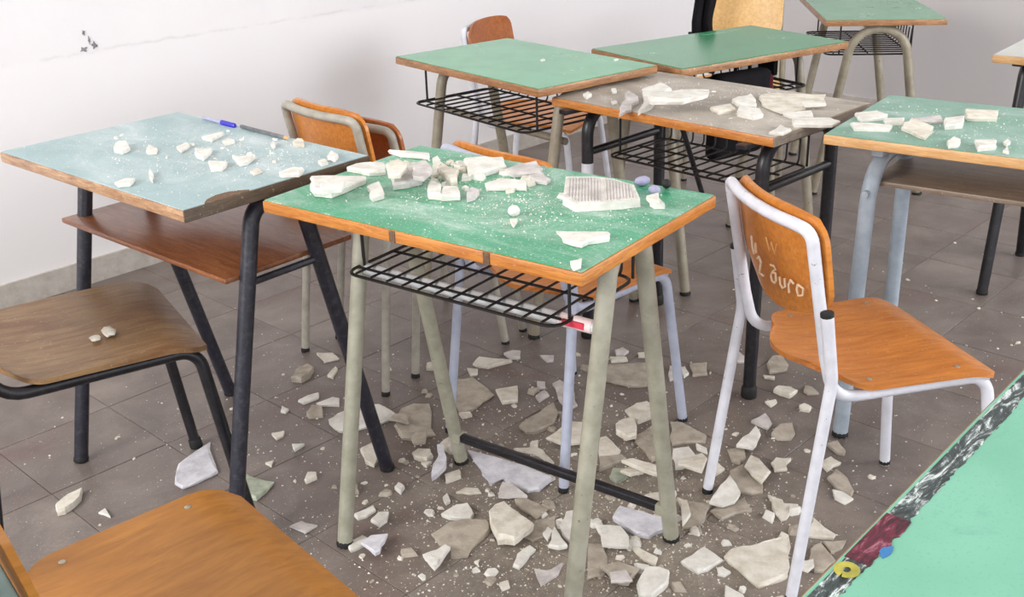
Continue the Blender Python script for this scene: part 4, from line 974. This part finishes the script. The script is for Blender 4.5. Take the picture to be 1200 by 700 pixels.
  (-0.1803, 1.822, 0.0284, 0.012, 'W', 'small white shard below the white Y shaped one', [(-0.0183, 0.0195), (0.0153, 0.0008), (0.0134, -0.0116), (0.0032, -0.0153), (-0.0136, 0.0065)]),
  (-0.0258, 1.9613, 0.0124, 0.034, 'C', 'big thick pale stone below the black footrest bar', [(-0.0397, 0.0369), (-0.0258, 0.0609), (-0.0062, 0.0732), (0.0223, 0.0334), (0.0558, -0.0182), (0.0353, -0.0451), (0.0152, -0.0713), (-0.0203, -0.0664), (-0.0367, -0.0036)]),
  (0.0056, 1.8623, 0.0004, 0.014, 'W', 'long narrow white shard in front of the big thick pale stone', [(-0.0213, -0.0297), (-0.012, 0.0073), (0.0153, 0.0384), (0.0274, 0.0228), (-0.0093, -0.0388)]),
  (-0.0919, 1.8243, 0.0004, 0.01, 'W', 'small white flake below the tan flake, near the long narrow shard', [(-0.0069, 0.0014), (0.0021, 0.0094), (0.0101, -0.0037), (-0.0054, -0.0071)]),
  (0.0567, 1.8079, 0.0004, 0.014, 'G', 'grey white forked shard in front, left of the near leg of the central desk', [(-0.0293, 0.0111), (-0.0195, -0.0061), (0.0157, 0.0116), (0.0305, 0.0278), (0.02, -0.0054), (-0.0173, -0.039)]),
  (-0.0892, 1.8501, 0.0004, 0.01, 'C', 'little cream triangle right of the long narrow white shard', [(-0.0062, 0.001), (0.0043, 0.007), (0.0019, -0.008)]),
 ],
 'A': [
  (-0.8338, 2.3035, 0.7776, 0.018, 'W', 'white lump standing alone nearest the left end of the pale blue desk', [(-0.0084, -0.0238), (-0.0182, 0.015), (-0.0143, 0.0287), (0.0006, 0.0345), (0.0235, -0.0118), (0.0168, -0.0426)]),
  (-0.7595, 2.2745, 0.7776, 0.008, 'W', 'faint white crumb cluster in the middle of the pale blue desk', [(-0.011, -0.0052), (-0.0186, 0.0435), (0.0096, 0.0133), (0.0177, -0.0242), (0.0024, -0.0274)]),
  (-0.7427, 2.0364, 0.7776, 0.012, 'W', 'flat white shard nearest the front edge of the pale blue desk', [(-0.0194, -0.0014), (-0.0076, 0.0277), (0.016, 0.0162), (0.0168, -0.0183), (-0.0059, -0.0242)]),
  (-0.6993, 2.0686, 0.7776, 0.014, 'W', 'narrow upright white chip on the pale blue desk', [(-0.0024, -0.0067), (-0.0136, 0.0397), (0.004, 0.0015), (0.012, -0.0345)]),
  (-0.6385, 2.2318, 0.7776, 0.016, 'W', 'white chunk in the centre of the pale blue desk debris', [(-0.0287, 0.0427), (0.012, 0.0271), (0.0142, -0.0042), (0.0107, -0.044), (-0.0082, -0.0217)]),
  (-0.5846, 2.1286, 0.7776, 0.016, 'W', 'white block in the lower centre of the pale blue desk debris', [(-0.0248, 0.0277), (0.0153, 0.0229), (0.016, -0.0243), (-0.0065, -0.0263)]),
  (-0.6557, 2.3728, 0.7776, 0.014, 'W', 'white sliver near the pen on the pale blue desk', [(-0.0206, -0.0032), (-0.0088, 0.0067), (0.0209, 0.0259), (0.0085, -0.0295)]),
  (-0.6977, 2.2968, 0.7776, 0.01, 'W', 'white crumbly flake left of the centre chunk on the pale blue desk', [(-0.0164, 0.0018), (-0.0024, 0.0325), (0.0121, 0.0089), (0.0067, -0.0432)]),
  (-0.6092, 2.3268, 0.7776, 0.012, 'W', 'white piece directly in front of the blue pen on the pale blue desk', [(-0.0125, 0.0029), (-0.0034, 0.0239), (0.0162, -0.0008), (-0.0003, -0.026)]),
  (-0.5426, 2.171, 0.7776, 0.016, 'W', 'long white shard right of centre on the pale blue desk', [(-0.0288, 0.03), (-0.012, 0.008), (0.0216, 0.0238), (0.016, -0.0245), (0.0032, -0.0373)]),
  (-0.4248, 2.0678, 0.7776, 0.014, 'W', 'broad white shard beside the dark right edge of the pale blue desk', [(-0.0253, 0.0009), (-0.0002, 0.03), (0.0228, 0.0135), (0.0187, -0.022), (-0.016, -0.0224)]),
  (-0.3577, 2.1726, 0.7776, 0.016, 'W', 'white chunk nearest the far right corner of the pale blue desk', [(-0.0109, -0.0063), (-0.0086, 0.0335), (0.0117, 0.0009), (0.0078, -0.0281)]),
  (-0.3718, 2.1324, 0.7776, 0.012, 'W', 'small white shard left of the far right corner of the pale blue desk', [(-0.0109, 0.0036), (0.0001, 0.0167), (0.0109, -0.0037), (-0.0001, -0.0166)]),
  (-0.4495, 2.2974, 0.7776, 0.014, 'C', 'pale lump on the back edge of the pale blue desk beside the chair back', [(-0.0128, 0.0004), (-0.0062, 0.027), (0.0061, 0.0199), (0.0162, -0.0248), (-0.0033, -0.0224)]),
  (-0.5016, 2.286, 0.7776, 0.012, 'W', 'white crumb near the middle of the back edge of the pale blue desk', [(-0.0059, 0.002), (-0.0045, 0.0235), (0.0064, -0.0049), (0.0039, -0.0205)]),
  (-0.4989, 2.0888, 0.7776, 0.006, 'C', 'faint pale flake in front of the broad white shard on the pale blue desk', [(-0.0114, 0.0), (-0.0042, 0.0267), (0.0145, -0.0029), (0.0011, -0.0238)]),
 ],
 'C': [
  (-0.2774, 2.1012, 0.7718, 0.016, 'W', 'crumbly cream heap at the back left of the central green desk', [(-0.0432, -0.0069), (-0.0292, 0.0241), (0.0, 0.0397), (0.0272, 0.0269), (0.0386, -0.0392), (0.0066, -0.0445)]),
  (-0.1952, 2.0082, 0.7718, 0.026, 'G', 'pinkish white block in the middle left of the green desk rubble', [(-0.0374, 0.0477), (0.0164, 0.0642), (0.0332, -0.022), (0.0091, -0.0404), (-0.0213, -0.0495)]),
  (-0.1965, 2.1941, 0.7718, 0.014, 'W', 'long flat white shard along the back left of the central green desk', [(-0.0523, 0.0286), (0.0026, 0.0117), (0.0353, -0.0025), (0.0371, -0.0325), (-0.0227, -0.0054)]),
  (-0.3211, 1.9872, 0.7718, 0.022, 'W', 'largest white slab at the left end of the central green desk', [(-0.0607, 0.0392), (-0.009, 0.0491), (0.0435, 0.0448), (0.0502, 0.018), (0.0208, -0.0292), (-0.005, -0.0668), (-0.0397, -0.055)]),
  (-0.3213, 1.9053, 0.7938, 0.02, 'W', 'white chunk in front of the largest white slab on the green desk', [(-0.0207, -0.0055), (-0.0087, 0.0247), (0.0214, 0.0294), (0.021, -0.0216), (-0.0129, -0.0271)]),
  (-0.1357, 1.9207, 0.7718, 0.024, 'W', 'white cube at the front of the green desk rubble', [(-0.0136, 0.0317), (0.0104, 0.029), (0.0135, -0.0355), (-0.0103, -0.0251)]),
  (-0.1061, 1.9119, 0.7718, 0.02, 'W', 'white block right of the white cube on the green desk', [(-0.0143, 0.0314), (0.0119, 0.0285), (0.0184, -0.0279), (-0.016, -0.0319)]),
  (-0.1128, 2.0288, 0.7718, 0.024, 'C', 'beige faced slab with white edge leaning in the green desk rubble', [(-0.026, 0.0445), (-0.0146, 0.0711), (0.0179, 0.0121), (0.0179, -0.0617), (0.0048, -0.0661)]),
  (-0.0434, 2.0768, 0.7718, 0.024, 'W', 'large bright white slab at the back centre of the green desk rubble', [(-0.0438, 0.0373), (-0.0029, 0.0468), (0.0356, 0.0421), (0.0416, -0.0105), (0.0006, -0.0464), (-0.031, -0.0693)]),
  (0.0342, 2.0478, 0.7718, 0.016, 'G', 'flat pinkish slab right of the large bright slab on the green desk', [(-0.0426, -0.0036), (-0.0174, 0.0207), (0.0236, 0.0436), (0.0334, 0.001), (0.0261, -0.0293), (-0.0231, -0.0324)]),
  (-0.0056, 1.9545, 0.7718, 0.016, 'W', 'white bar in front of the flat pinkish slab on the green desk', [(-0.0392, 0.0075), (-0.0031, 0.0287), (0.0399, 0.007), (0.0391, -0.0258), (-0.0366, -0.0174)]),
  (0.0605, 1.9861, 0.7718, 0.014, 'G', 'flat grey piece at the right end of the green desk rubble heap', [(-0.0228, 0.0144), (0.0047, 0.033), (0.0201, -0.0076), (0.012, -0.0277), (-0.0139, -0.0122)]),
  (-0.0669, 1.8976, 0.7718, 0.02, 'G', 'small pinkish cube at the front of the green desk rubble', [(-0.0096, 0.0008), (-0.001, 0.0318), (0.0135, 0.0141), (0.0059, -0.0165), (-0.0088, -0.0303)]),
  (0.0071, 1.7425, 0.7718, 0.01, 'W', 'tiny white triangle beneath the white ball on the green desk', [(-0.0064, 0.0118), (0.0067, 0.0105), (-0.0003, -0.0222)]),
  (0.1211, 1.6498, 0.7718, 0.014, 'W', 'flat white pointed shard near the right front corner of the green desk', [(-0.0448, 0.0359), (0.0068, 0.0245), (0.0413, 0.0148), (0.039, -0.0098), (0.0033, -0.0215), (-0.0089, -0.0353), (-0.0367, -0.0086)]),
  (0.2579, 1.811, 0.7718, 0.018, 'W', 'upper of two white chips right of the ribbed plaster on the green desk', [(-0.012, 0.0021), (0.0047, 0.0263), (0.0124, -0.0151), (-0.0051, -0.0133)]),
  (0.2484, 1.7866, 0.7898, 0.014, 'W', 'lower of two white chips right of the ribbed plaster on the green desk', [(-0.0114, 0.0082), (0.0124, 0.0202), (0.0077, -0.0221), (-0.0088, -0.0063)]),
  (0.0995, 1.5355, 0.7718, 0.01, 'W', 'small white chip near the front edge of the green desk', [(-0.0095, 0.0089), (0.0096, 0.0218), (0.006, -0.0106), (-0.0062, -0.0201)]),
  (-0.2109, 1.9905, 0.7978, 0.018, 'C', 'cream crumb in the front left of the green desk rubble', [(-0.022, 0.027), (0.0004, 0.0537), (0.0207, 0.005), (0.0117, -0.0441), (-0.0108, -0.0416)]),
  (-0.2454, 1.9334, 0.7718, 0.02, 'W', 'white crumb left of the cream crumb on the green desk', [(-0.0186, 0.0259), (0.0017, 0.0458), (0.0183, -0.0265), (-0.0015, -0.0451)]),
  (-0.1623, 1.9733, 0.7978, 0.016, 'G', 'greyish crumb left of the leaning beige slab on the green desk', [(-0.0188, 0.0294), (0.0035, 0.0628), (0.02, 0.0014), (0.0075, -0.0535), (-0.0122, -0.0402)]),
 ],
 'F': [
  (0.7361, 2.7687, 0.723, 0.008, 'C', 'large thin beige sheet on the right half of the grey desk', [(-0.0627, 0.0857), (-0.026, 0.112), (0.1076, 0.0759), (0.0862, -0.0127), (0.0151, -0.0465), (0.0172, -0.0755), (-0.0549, -0.1211), (-0.0824, -0.0178)]),
  (0.3186, 2.8002, 0.723, 0.018, 'G', 'pinkish slab hanging over the front edge of the grey desk', [(-0.0374, -0.1218), (-0.0143, 0.0055), (0.0159, 0.127), (0.0355, 0.0598), (0.0004, -0.0705)]),
  (0.3903, 2.8523, 0.723, 0.03, 'W', 'tall white slab standing out on the left of the grey desk', [(-0.0605, -0.1663), (-0.0235, 0.0573), (0.0385, 0.1319), (0.0621, 0.0772), (-0.0166, -0.1001)]),
  (0.4432, 2.7349, 0.753, 0.02, 'W', 'long white folded slab in the middle of the grey desk', [(-0.0851, -0.0034), (0.0177, 0.071), (0.0827, 0.0613), (0.0722, 0.0031), (-0.0047, -0.0715), (-0.0828, -0.0605)]),
  (0.2218, 2.9269, 0.723, 0.014, 'W', 'small white lump at the left corner of the grey desk', [(-0.012, 0.0016), (0.0048, 0.0401), (0.012, -0.0021), (-0.0047, -0.0396)]),
  (0.2983, 2.9734, 0.723, 0.01, 'W', 'upper of two small white chips at the left of the grey desk', [(-0.0064, 0.0155), (0.0074, 0.0303), (0.0059, -0.0197), (-0.0069, -0.026)]),
  (0.285, 2.8298, 0.723, 0.01, 'W', 'lower of two small white chips at the left of the grey desk', [(-0.0076, 0.0087), (0.0072, 0.0219), (0.0075, -0.0088), (-0.0072, -0.0217)]),
  (0.623, 2.7757, 0.723, 0.02, 'W', 'white triangular shard in the middle back of the grey desk', [(-0.0369, 0.0167), (0.0276, 0.085), (0.0242, 0.0076), (0.0069, -0.0713), (-0.0217, -0.038)]),
  (0.6045, 2.6533, 0.723, 0.02, 'W', 'white bar in front of the triangular shard on the grey desk', [(-0.0342, -0.0039), (-0.02, 0.0505), (0.03, 0.029), (0.0271, -0.0263), (-0.003, -0.0492)]),
  (0.5505, 2.7141, 0.723, 0.014, 'C', 'beige flake left of the white bar on the grey desk', [(-0.0338, 0.0061), (0.028, 0.0558), (0.0265, -0.0168), (-0.0207, -0.0452)]),
  (0.7216, 2.6215, 0.723, 0.014, 'W', 'white strip on the near side of the beige sheet on the grey desk', [(-0.0393, 0.019), (0.0343, 0.0225), (0.0267, -0.0174), (-0.0217, -0.0241)]),
  (0.7422, 2.5457, 0.723, 0.016, 'W', 'long white slab along the right edge of the grey desk', [(-0.0533, 0.0332), (0.0395, 0.0336), (0.0523, -0.0074), (0.026, -0.0357), (-0.0644, -0.0235)]),
  (0.6395, 2.4816, 0.723, 0.012, 'W', 'white crumb heap near the front right corner of the grey desk', [(-0.0324, -0.0174), (0.0108, 0.0512), (0.0252, -0.0006), (-0.0036, -0.0331)]),
  (0.7757, 2.7029, 0.731, 0.014, 'W', 'white sliver lying on the far right of the beige sheet', [(-0.0283, 0.0058), (0.0271, 0.0196), (0.0287, -0.0096), (-0.0275, -0.0158)]),
 ],
 'G': [
  (0.8484, 2.4778, 0.7504, 0.014, 'W', 'white shard at the back left of the dusty right hand desk', [(-0.0316, 0.0306), (0.0205, 0.0317), (0.0356, -0.0036), (0.0135, -0.0249), (-0.038, -0.0338)]),
  (0.815, 2.3813, 0.7504, 0.014, 'W', 'long white slab at the front left of the dusty right hand desk', [(-0.0376, 0.0279), (0.0014, 0.0226), (0.0494, 0.0008), (0.0304, -0.0343), (-0.0438, -0.017)]),
  (0.8817, 2.4264, 0.7504, 0.014, 'W', 'white bar behind the tilted slab on the dusty right hand desk', [(-0.0186, 0.0183), (0.0305, 0.0195), (0.0131, -0.0254), (-0.025, -0.0124)]),
  (0.9091, 2.3518, 0.7504, 0.016, 'C', 'tilted pale slab in the middle of the dusty right hand desk', [(-0.0344, 0.0072), (0.0097, 0.0706), (0.0374, 0.0051), (-0.0127, -0.0829)]),
  (0.9648, 2.4305, 0.7504, 0.012, 'G', 'grey slab behind the tilted pale slab on the dusty right hand desk', [(-0.0303, 0.0144), (0.0342, 0.0264), (0.0241, -0.02), (-0.0279, -0.0207)]),
  (1.0026, 2.3853, 0.7504, 0.022, 'W', 'white block right of centre on the dusty right hand desk', [(-0.0108, 0.0306), (0.036, 0.032), (0.0091, -0.0267), (-0.0343, -0.036)]),
  (1.0906, 2.4505, 0.7504, 0.018, 'C', 'wide pale slab at the back right of the dusty right hand desk', [(-0.0217, 0.0419), (0.0501, 0.0317), (0.0175, -0.0451), (-0.0459, -0.0284)]),
  (0.9397, 2.2257, 0.7504, 0.014, 'W', 'white crumb heap near the front edge of the dusty right hand desk', [(-0.0126, 0.0041), (0.0133, 0.0352), (0.0204, 0.0135), (0.0004, -0.0245), (-0.0215, -0.0283)]),
  (0.9974, 2.1987, 0.7504, 0.018, 'W', 'white brick shaped piece near the front edge of the dusty right hand desk', [(-0.0119, 0.0316), (0.0323, 0.0259), (0.0107, -0.0249), (-0.0312, -0.0327)]),
  (1.0473, 2.2139, 0.7504, 0.012, 'W', 'small white chip right of the brick shaped piece', [(-0.0073, 0.0009), (0.0091, 0.0191), (0.0073, -0.001), (-0.0091, -0.019)]),
  (1.0217, 2.1575, 0.7504, 0.01, 'W', 'white crumb on the front edge of the dusty right hand desk', [(-0.0101, -0.0053), (0.0127, 0.0242), (-0.0026, -0.0189)]),
 ],
}

def shard(rec, k, group):
    cx, cy, z, th, col, label, poly = rec
    th *= 0.60
    rr = random.Random(1000 + k)
    P = []
    n = len(poly)
    a2 = sum(poly[i][0] * poly[(i + 1) % n][1] - poly[(i + 1) % n][0] * poly[i][1] for i in range(n))
    if a2 < 0: poly = list(reversed(poly))
    for i in range(n):
        a = poly[i]; b = poly[(i + 1) % n]
        L = math.hypot(b[0] - a[0], b[1] - a[1])
        P.append(a)
        m = 1 if L > 0.02 else 0
        if L > 0.06: m = 2
        for q in range(m):
            t = (q + 1) / (m + 1) + rr.uniform(-0.1, 0.1)
            nx, ny = -(b[1] - a[1]) / L, (b[0] - a[0]) / L
            j = rr.uniform(-0.05, 0.05) * L
            P.append((a[0] + (b[0] - a[0]) * t + nx * j, a[1] + (b[1] - a[1]) * t + ny * j))
    bm = bmesh.new()
    tx, ty = rr.uniform(-0.07, 0.07), rr.uniform(-0.07, 0.07)
    lo = []; md = []; hi = []
    for a, b in P:
        e = 1 - rr.uniform(0.02, 0.14)
        f = 1 - rr.uniform(0.0, 0.05)
        lo.append(bm.verts.new((a * f, b * f, 0)))
        md.append(bm.verts.new((a * (1 + rr.uniform(-0.02, 0.03)), b * (1 + rr.uniform(-0.02, 0.03)), th * rr.uniform(0.55, 0.8))))
        hz = th + max(-0.5 * th, min(0.5 * th, tx * a + ty * b))
        hi.append(bm.verts.new((a * e, b * e, hz)))
    cc = bm.verts.new((0, 0, th))
    m = len(P)
    for i in range(m):
        j = (i + 1) % m
        bm.faces.new((lo[i], lo[j], md[j], md[i])); bm.faces.new((md[i], md[j], hi[j], hi[i]))
        bm.faces.new((hi[i], hi[j], cc))
    bm.faces.new(list(reversed(lo)))
    o = mesh_obj('plaster_shard', bm, M[col], None, False)
    o.location = (cx, cy, z)
    return tag(o, label, 'plaster', group)
GR = {'floor': 'broken plaster on the floor', 'A': 'broken plaster on the pale blue desk', 'C': 'broken plaster on the green desk',
      'F': 'broken plaster on the grey desk', 'G': 'broken plaster on the right hand desk'}
kk = 0
for key in ('floor', 'A', 'C', 'F', 'G'):
    for rec in SHARDS[key]:
        shard(rec, kk, GR[key]); kk += 1

# ---------------------------------------------------------------- small chips, each its own object, and uncountable crumbs
rnd = random.Random(77)
def chip_mesh(seed):
    rr = random.Random(seed)
    bm = bmesh.new()
    n = rr.choice((4, 5, 6))
    ring = []
    for k in range(n):
        a = 2 * math.pi * (k + rr.uniform(-0.3, 0.3)) / n
        ring.append((math.cos(a) * rr.uniform(0.7, 1.2), math.sin(a) * rr.uniform(0.45, 0.9)))
    lo = [bm.verts.new((a, b, 0)) for a, b in ring]
    hi = [bm.verts.new((a * rr.uniform(0.6, 0.9), b * rr.uniform(0.6, 0.9), rr.uniform(0.4, 0.75))) for a, b in ring]
    for k in range(n): bm.faces.new((lo[k], lo[(k + 1) % n], hi[(k + 1) % n], hi[k]))
    bm.faces.new(hi); bm.faces.new(list(reversed(lo)))
    bmesh.ops.recalc_face_normals(bm, faces=bm.faces[:])
    return bm
CH = []
for s_ in range(10):
    for mk in ('W', 'C', 'T'):
        bm = chip_mesh(s_); me = bpy.data.meshes.new('plaster_chip'); bm.to_mesh(me); bm.free(); me.materials.append(M[mk]); CH.append((mk, me))
def chip(x, y, z, size, kinds, label, group):
    mk, me = rnd.choice([c for c in CH if c[0] in kinds])
    o = bpy.data.objects.new('plaster_chip', me); C.objects.link(o)
    o.location = (x, y, z); o.scale = (size, size, size * rnd.uniform(0.45, 1.0)); o.rotation_euler = (0, 0, rnd.uniform(0, 6.28))
    return tag(o, label, 'plaster', group)
def inpoly(p, P):
    x, y = p; r = False
    for i in range(len(P)):
        x1, y1 = P[i]; x2, y2 = P[i - 1]
        if (y1 > y) != (y2 > y) and x < (x2 - x1) * (y - y1) / (y2 - y1) + x1: r = not r
    return r
FLOORP = [[(rec[0] + a, rec[1] + b) for a, b in rec[6]] for rec in SHARDS['floor']]
def free(x, y): return not any(abs(P[0][0] - x) < 0.25 and abs(P[0][1] - y) < 0.25 and inpoly((x, y), P) for P in FLOORP)
def gauss_chips(n, cx, cy, sx, sy, s0, s1, kinds, label, group, clear=True):
    k = 0; tries = 0
    while k < n and tries < n * 20:
        tries += 1
        x, y = rnd.gauss(cx, sx), rnd.gauss(cy, sy)
        if (Vector((x, y, 0)) - CORNER).dot(WN) < 0.06: continue
        if clear and not free(x, y): continue
        chip(x, y, 0.0, s0 + (s1 - s0) * rnd.random() ** 2, kinds, label, group); k += 1
gauss_chips(120, 0.22, 1.98, 0.26, 0.28, 0.006, 0.024, 'WCCT', 'small plaster chip among the big shards under the green desk and graffiti chair', 'small chips in the main rubble')
gauss_chips(34, -0.20, 2.35, 0.22, 0.28, 0.005, 0.014, 'WCT', 'small plaster chip on the floor between the blue desk and the green desk', 'small chips between the left desks')
gauss_chips(22, -0.85, 2.35, 0.26, 0.26, 0.004, 0.010, 'WWC', 'tiny white chip on the bare floor under the pale blue desk and brown chair', 'small chips under the pale blue desk')
gauss_chips(24, 1.25, 2.75, 0.36, 0.45, 0.005, 0.012, 'WWC', 'tiny pale chip on the open floor under and before the right hand desk', 'small chips at the right')
gauss_chips(18, 0.0, 1.50, 0.22, 0.10, 0.004, 0.011, 'WWC', 'tiny white chip on the grey front floor before the green desk', 'small chips in the foreground')

def crumbs(name, n, sampler, z, s0, s1, mat, parent=None, world=True):
    bm = bmesh.new()
    for k in range(n):
        p = sampler()
        if p is None: continue
        s_ = s0 + (s1 - s0) * rnd.random() ** 3
        a0 = rnd.uniform(0, 6.28)
        q = [bm.verts.new((p[0] + math.cos(a0 + t) * s_ * rnd.uniform(0.6, 1.2), p[1] + math.sin(a0 + t) * s_ * rnd.uniform(0.6, 1.2), z)) for t in (0, 2.1, 4.2)]
        tp = bm.verts.new((p[0] + rnd.uniform(-.3, .3) * s_, p[1] + rnd.uniform(-.3, .3) * s_, z + s_ * rnd.uniform(0.6, 1.1)))
        for i in range(3): bm.faces.new((q[i], q[(i + 1) % 3], tp))
        bm.faces.new((q[2], q[1], q[0]))
    o = mesh_obj(name, bm, mat, parent, False)
    o['kind'] = 'stuff'
    return o
def g2(cx, cy, sx, sy):
    return lambda: (rnd.gauss(cx, sx), rnd.gauss(cy, sy))
o = crumbs('plaster_crumbs', 7000, g2(0.17, 1.95, 0.28, 0.32), 0.0, 0.0009, 0.0040, M['C']); tag(o, 'fine white plaster grit strewn over the floor under the green desk', 'grit')
o = crumbs('plaster_crumbs', 1500, g2(-0.45, 2.35, 0.42, 0.42), 0.0, 0.0009, 0.0036, M['W']); tag(o, 'sparse white grit on the floor around the pale blue desk', 'grit')
o = crumbs('plaster_crumbs', 1700, g2(0.02, 1.48, 0.26, 0.12), 0.0, 0.0008, 0.0028, M['C']); tag(o, 'fine white grit on the front floor beside the ochre chair', 'grit')
o = crumbs('plaster_crumbs', 1100, g2(1.15, 2.6, 0.42, 0.5), 0.0, 0.0009, 0.0036, M['C']); tag(o, 'sparse pale grit on the open floor at the right', 'grit')

def on_desk(x, y, yaw, cl, H, n, name, label, s0=0.0006, s1=0.0027, lx=0.34, ly=0.215, mat='W'):
    def smp():
        for _ in range(20):
            cx, cy, sx, sy = rnd.choice(cl)
            a, b = rnd.gauss(cx, sx), rnd.gauss(cy, sy)
            if abs(a) < lx and abs(b) < ly:
                c, s_ = math.cos(yaw), math.sin(yaw)
                return (x + c * a - s_ * b, y + s_ * a + c * b)
        return None
    o = crumbs(name, n, smp, H, s0, s1, M[mat])
    return tag(o, label, 'grit')
on_desk(-0.697, 2.260, -0.725, [(0.0, 0.05, 0.16, 0.09), (0.18, 0.10, 0.12, 0.08), (0.05, -0.08, 0.2, 0.1)], 0.777, 1300, 'plaster_crumbs', 'white plaster grit sprinkled over the pale blue desk top')
on_desk(-0.041, 1.900, -0.638, [(-0.12, 0.10, 0.13, 0.07), (0.15, 0.02, 0.12, 0.08), (0.0, -0.05, 0.2, 0.1)], 0.771, 1700, 'plaster_crumbs', 'white plaster grit over the green desk top between the blocks')
on_desk(0.530, 2.843, -0.801, [(0.0, 0.0, 0.2, 0.13)], 0.723, 900, 'plaster_crumbs', 'pale plaster grit over the grey desk top')
on_desk(1.1171, 2.3295, -0.630, [(-0.1, 0.0, 0.2, 0.12)], 0.75, 700, 'plaster_crumbs', 'pale plaster grit over the right hand desk top')

# loose chips heaped between the blocks on the green desk
def loc2w(x, y, yaw, a, b):
    c, s_ = math.cos(yaw), math.sin(yaw)
    return (x + c * a - s_ * b, y + s_ * a + c * b)
for k in range(54):
    a, b = rnd.gauss(-0.12, 0.10), rnd.gauss(0.085, 0.05)
    if abs(a) > 0.33 or abs(b) > 0.21: continue
    p = loc2w(-0.041, 1.900, -0.638, a, b)
    chip(p[0], p[1], 0.771, rnd.uniform(0.008, 0.020), 'WWWWC', 'small plaster lump in the rubble heap on the green desk', 'small lumps on the green desk')
for k in range(15):
    a, b = rnd.gauss(0.05, 0.15), rnd.gauss(0.08, 0.08)
    if abs(a) > 0.33 or abs(b) > 0.21: continue
    p = loc2w(-0.697, 2.260, -0.725, a, b)
    chip(p[0], p[1], 0.777, rnd.uniform(0.004, 0.010), 'WW', 'tiny white chip on the pale blue desk top', 'small chips on the pale blue desk')
for k in range(8):
    p = loc2w(0.530, 2.843, -0.801, rnd.uniform(-0.3, 0.3), rnd.uniform(-0.17, 0.17))
    chip(p[0], p[1], 0.723, rnd.uniform(0.005, 0.011), 'WC', 'tiny pale chip on the grey desk top', 'small chips on the grey desk')
for (a, b) in ((0.05, 0.04), (0.21, 0.19)):
    p = loc2w(0.051, 3.294, -0.909, a, b)
    chip(p[0], p[1], 0.758, 0.012, 'W', 'lone white chip on the clean green desk top', 'lone chips on the clean green desk')
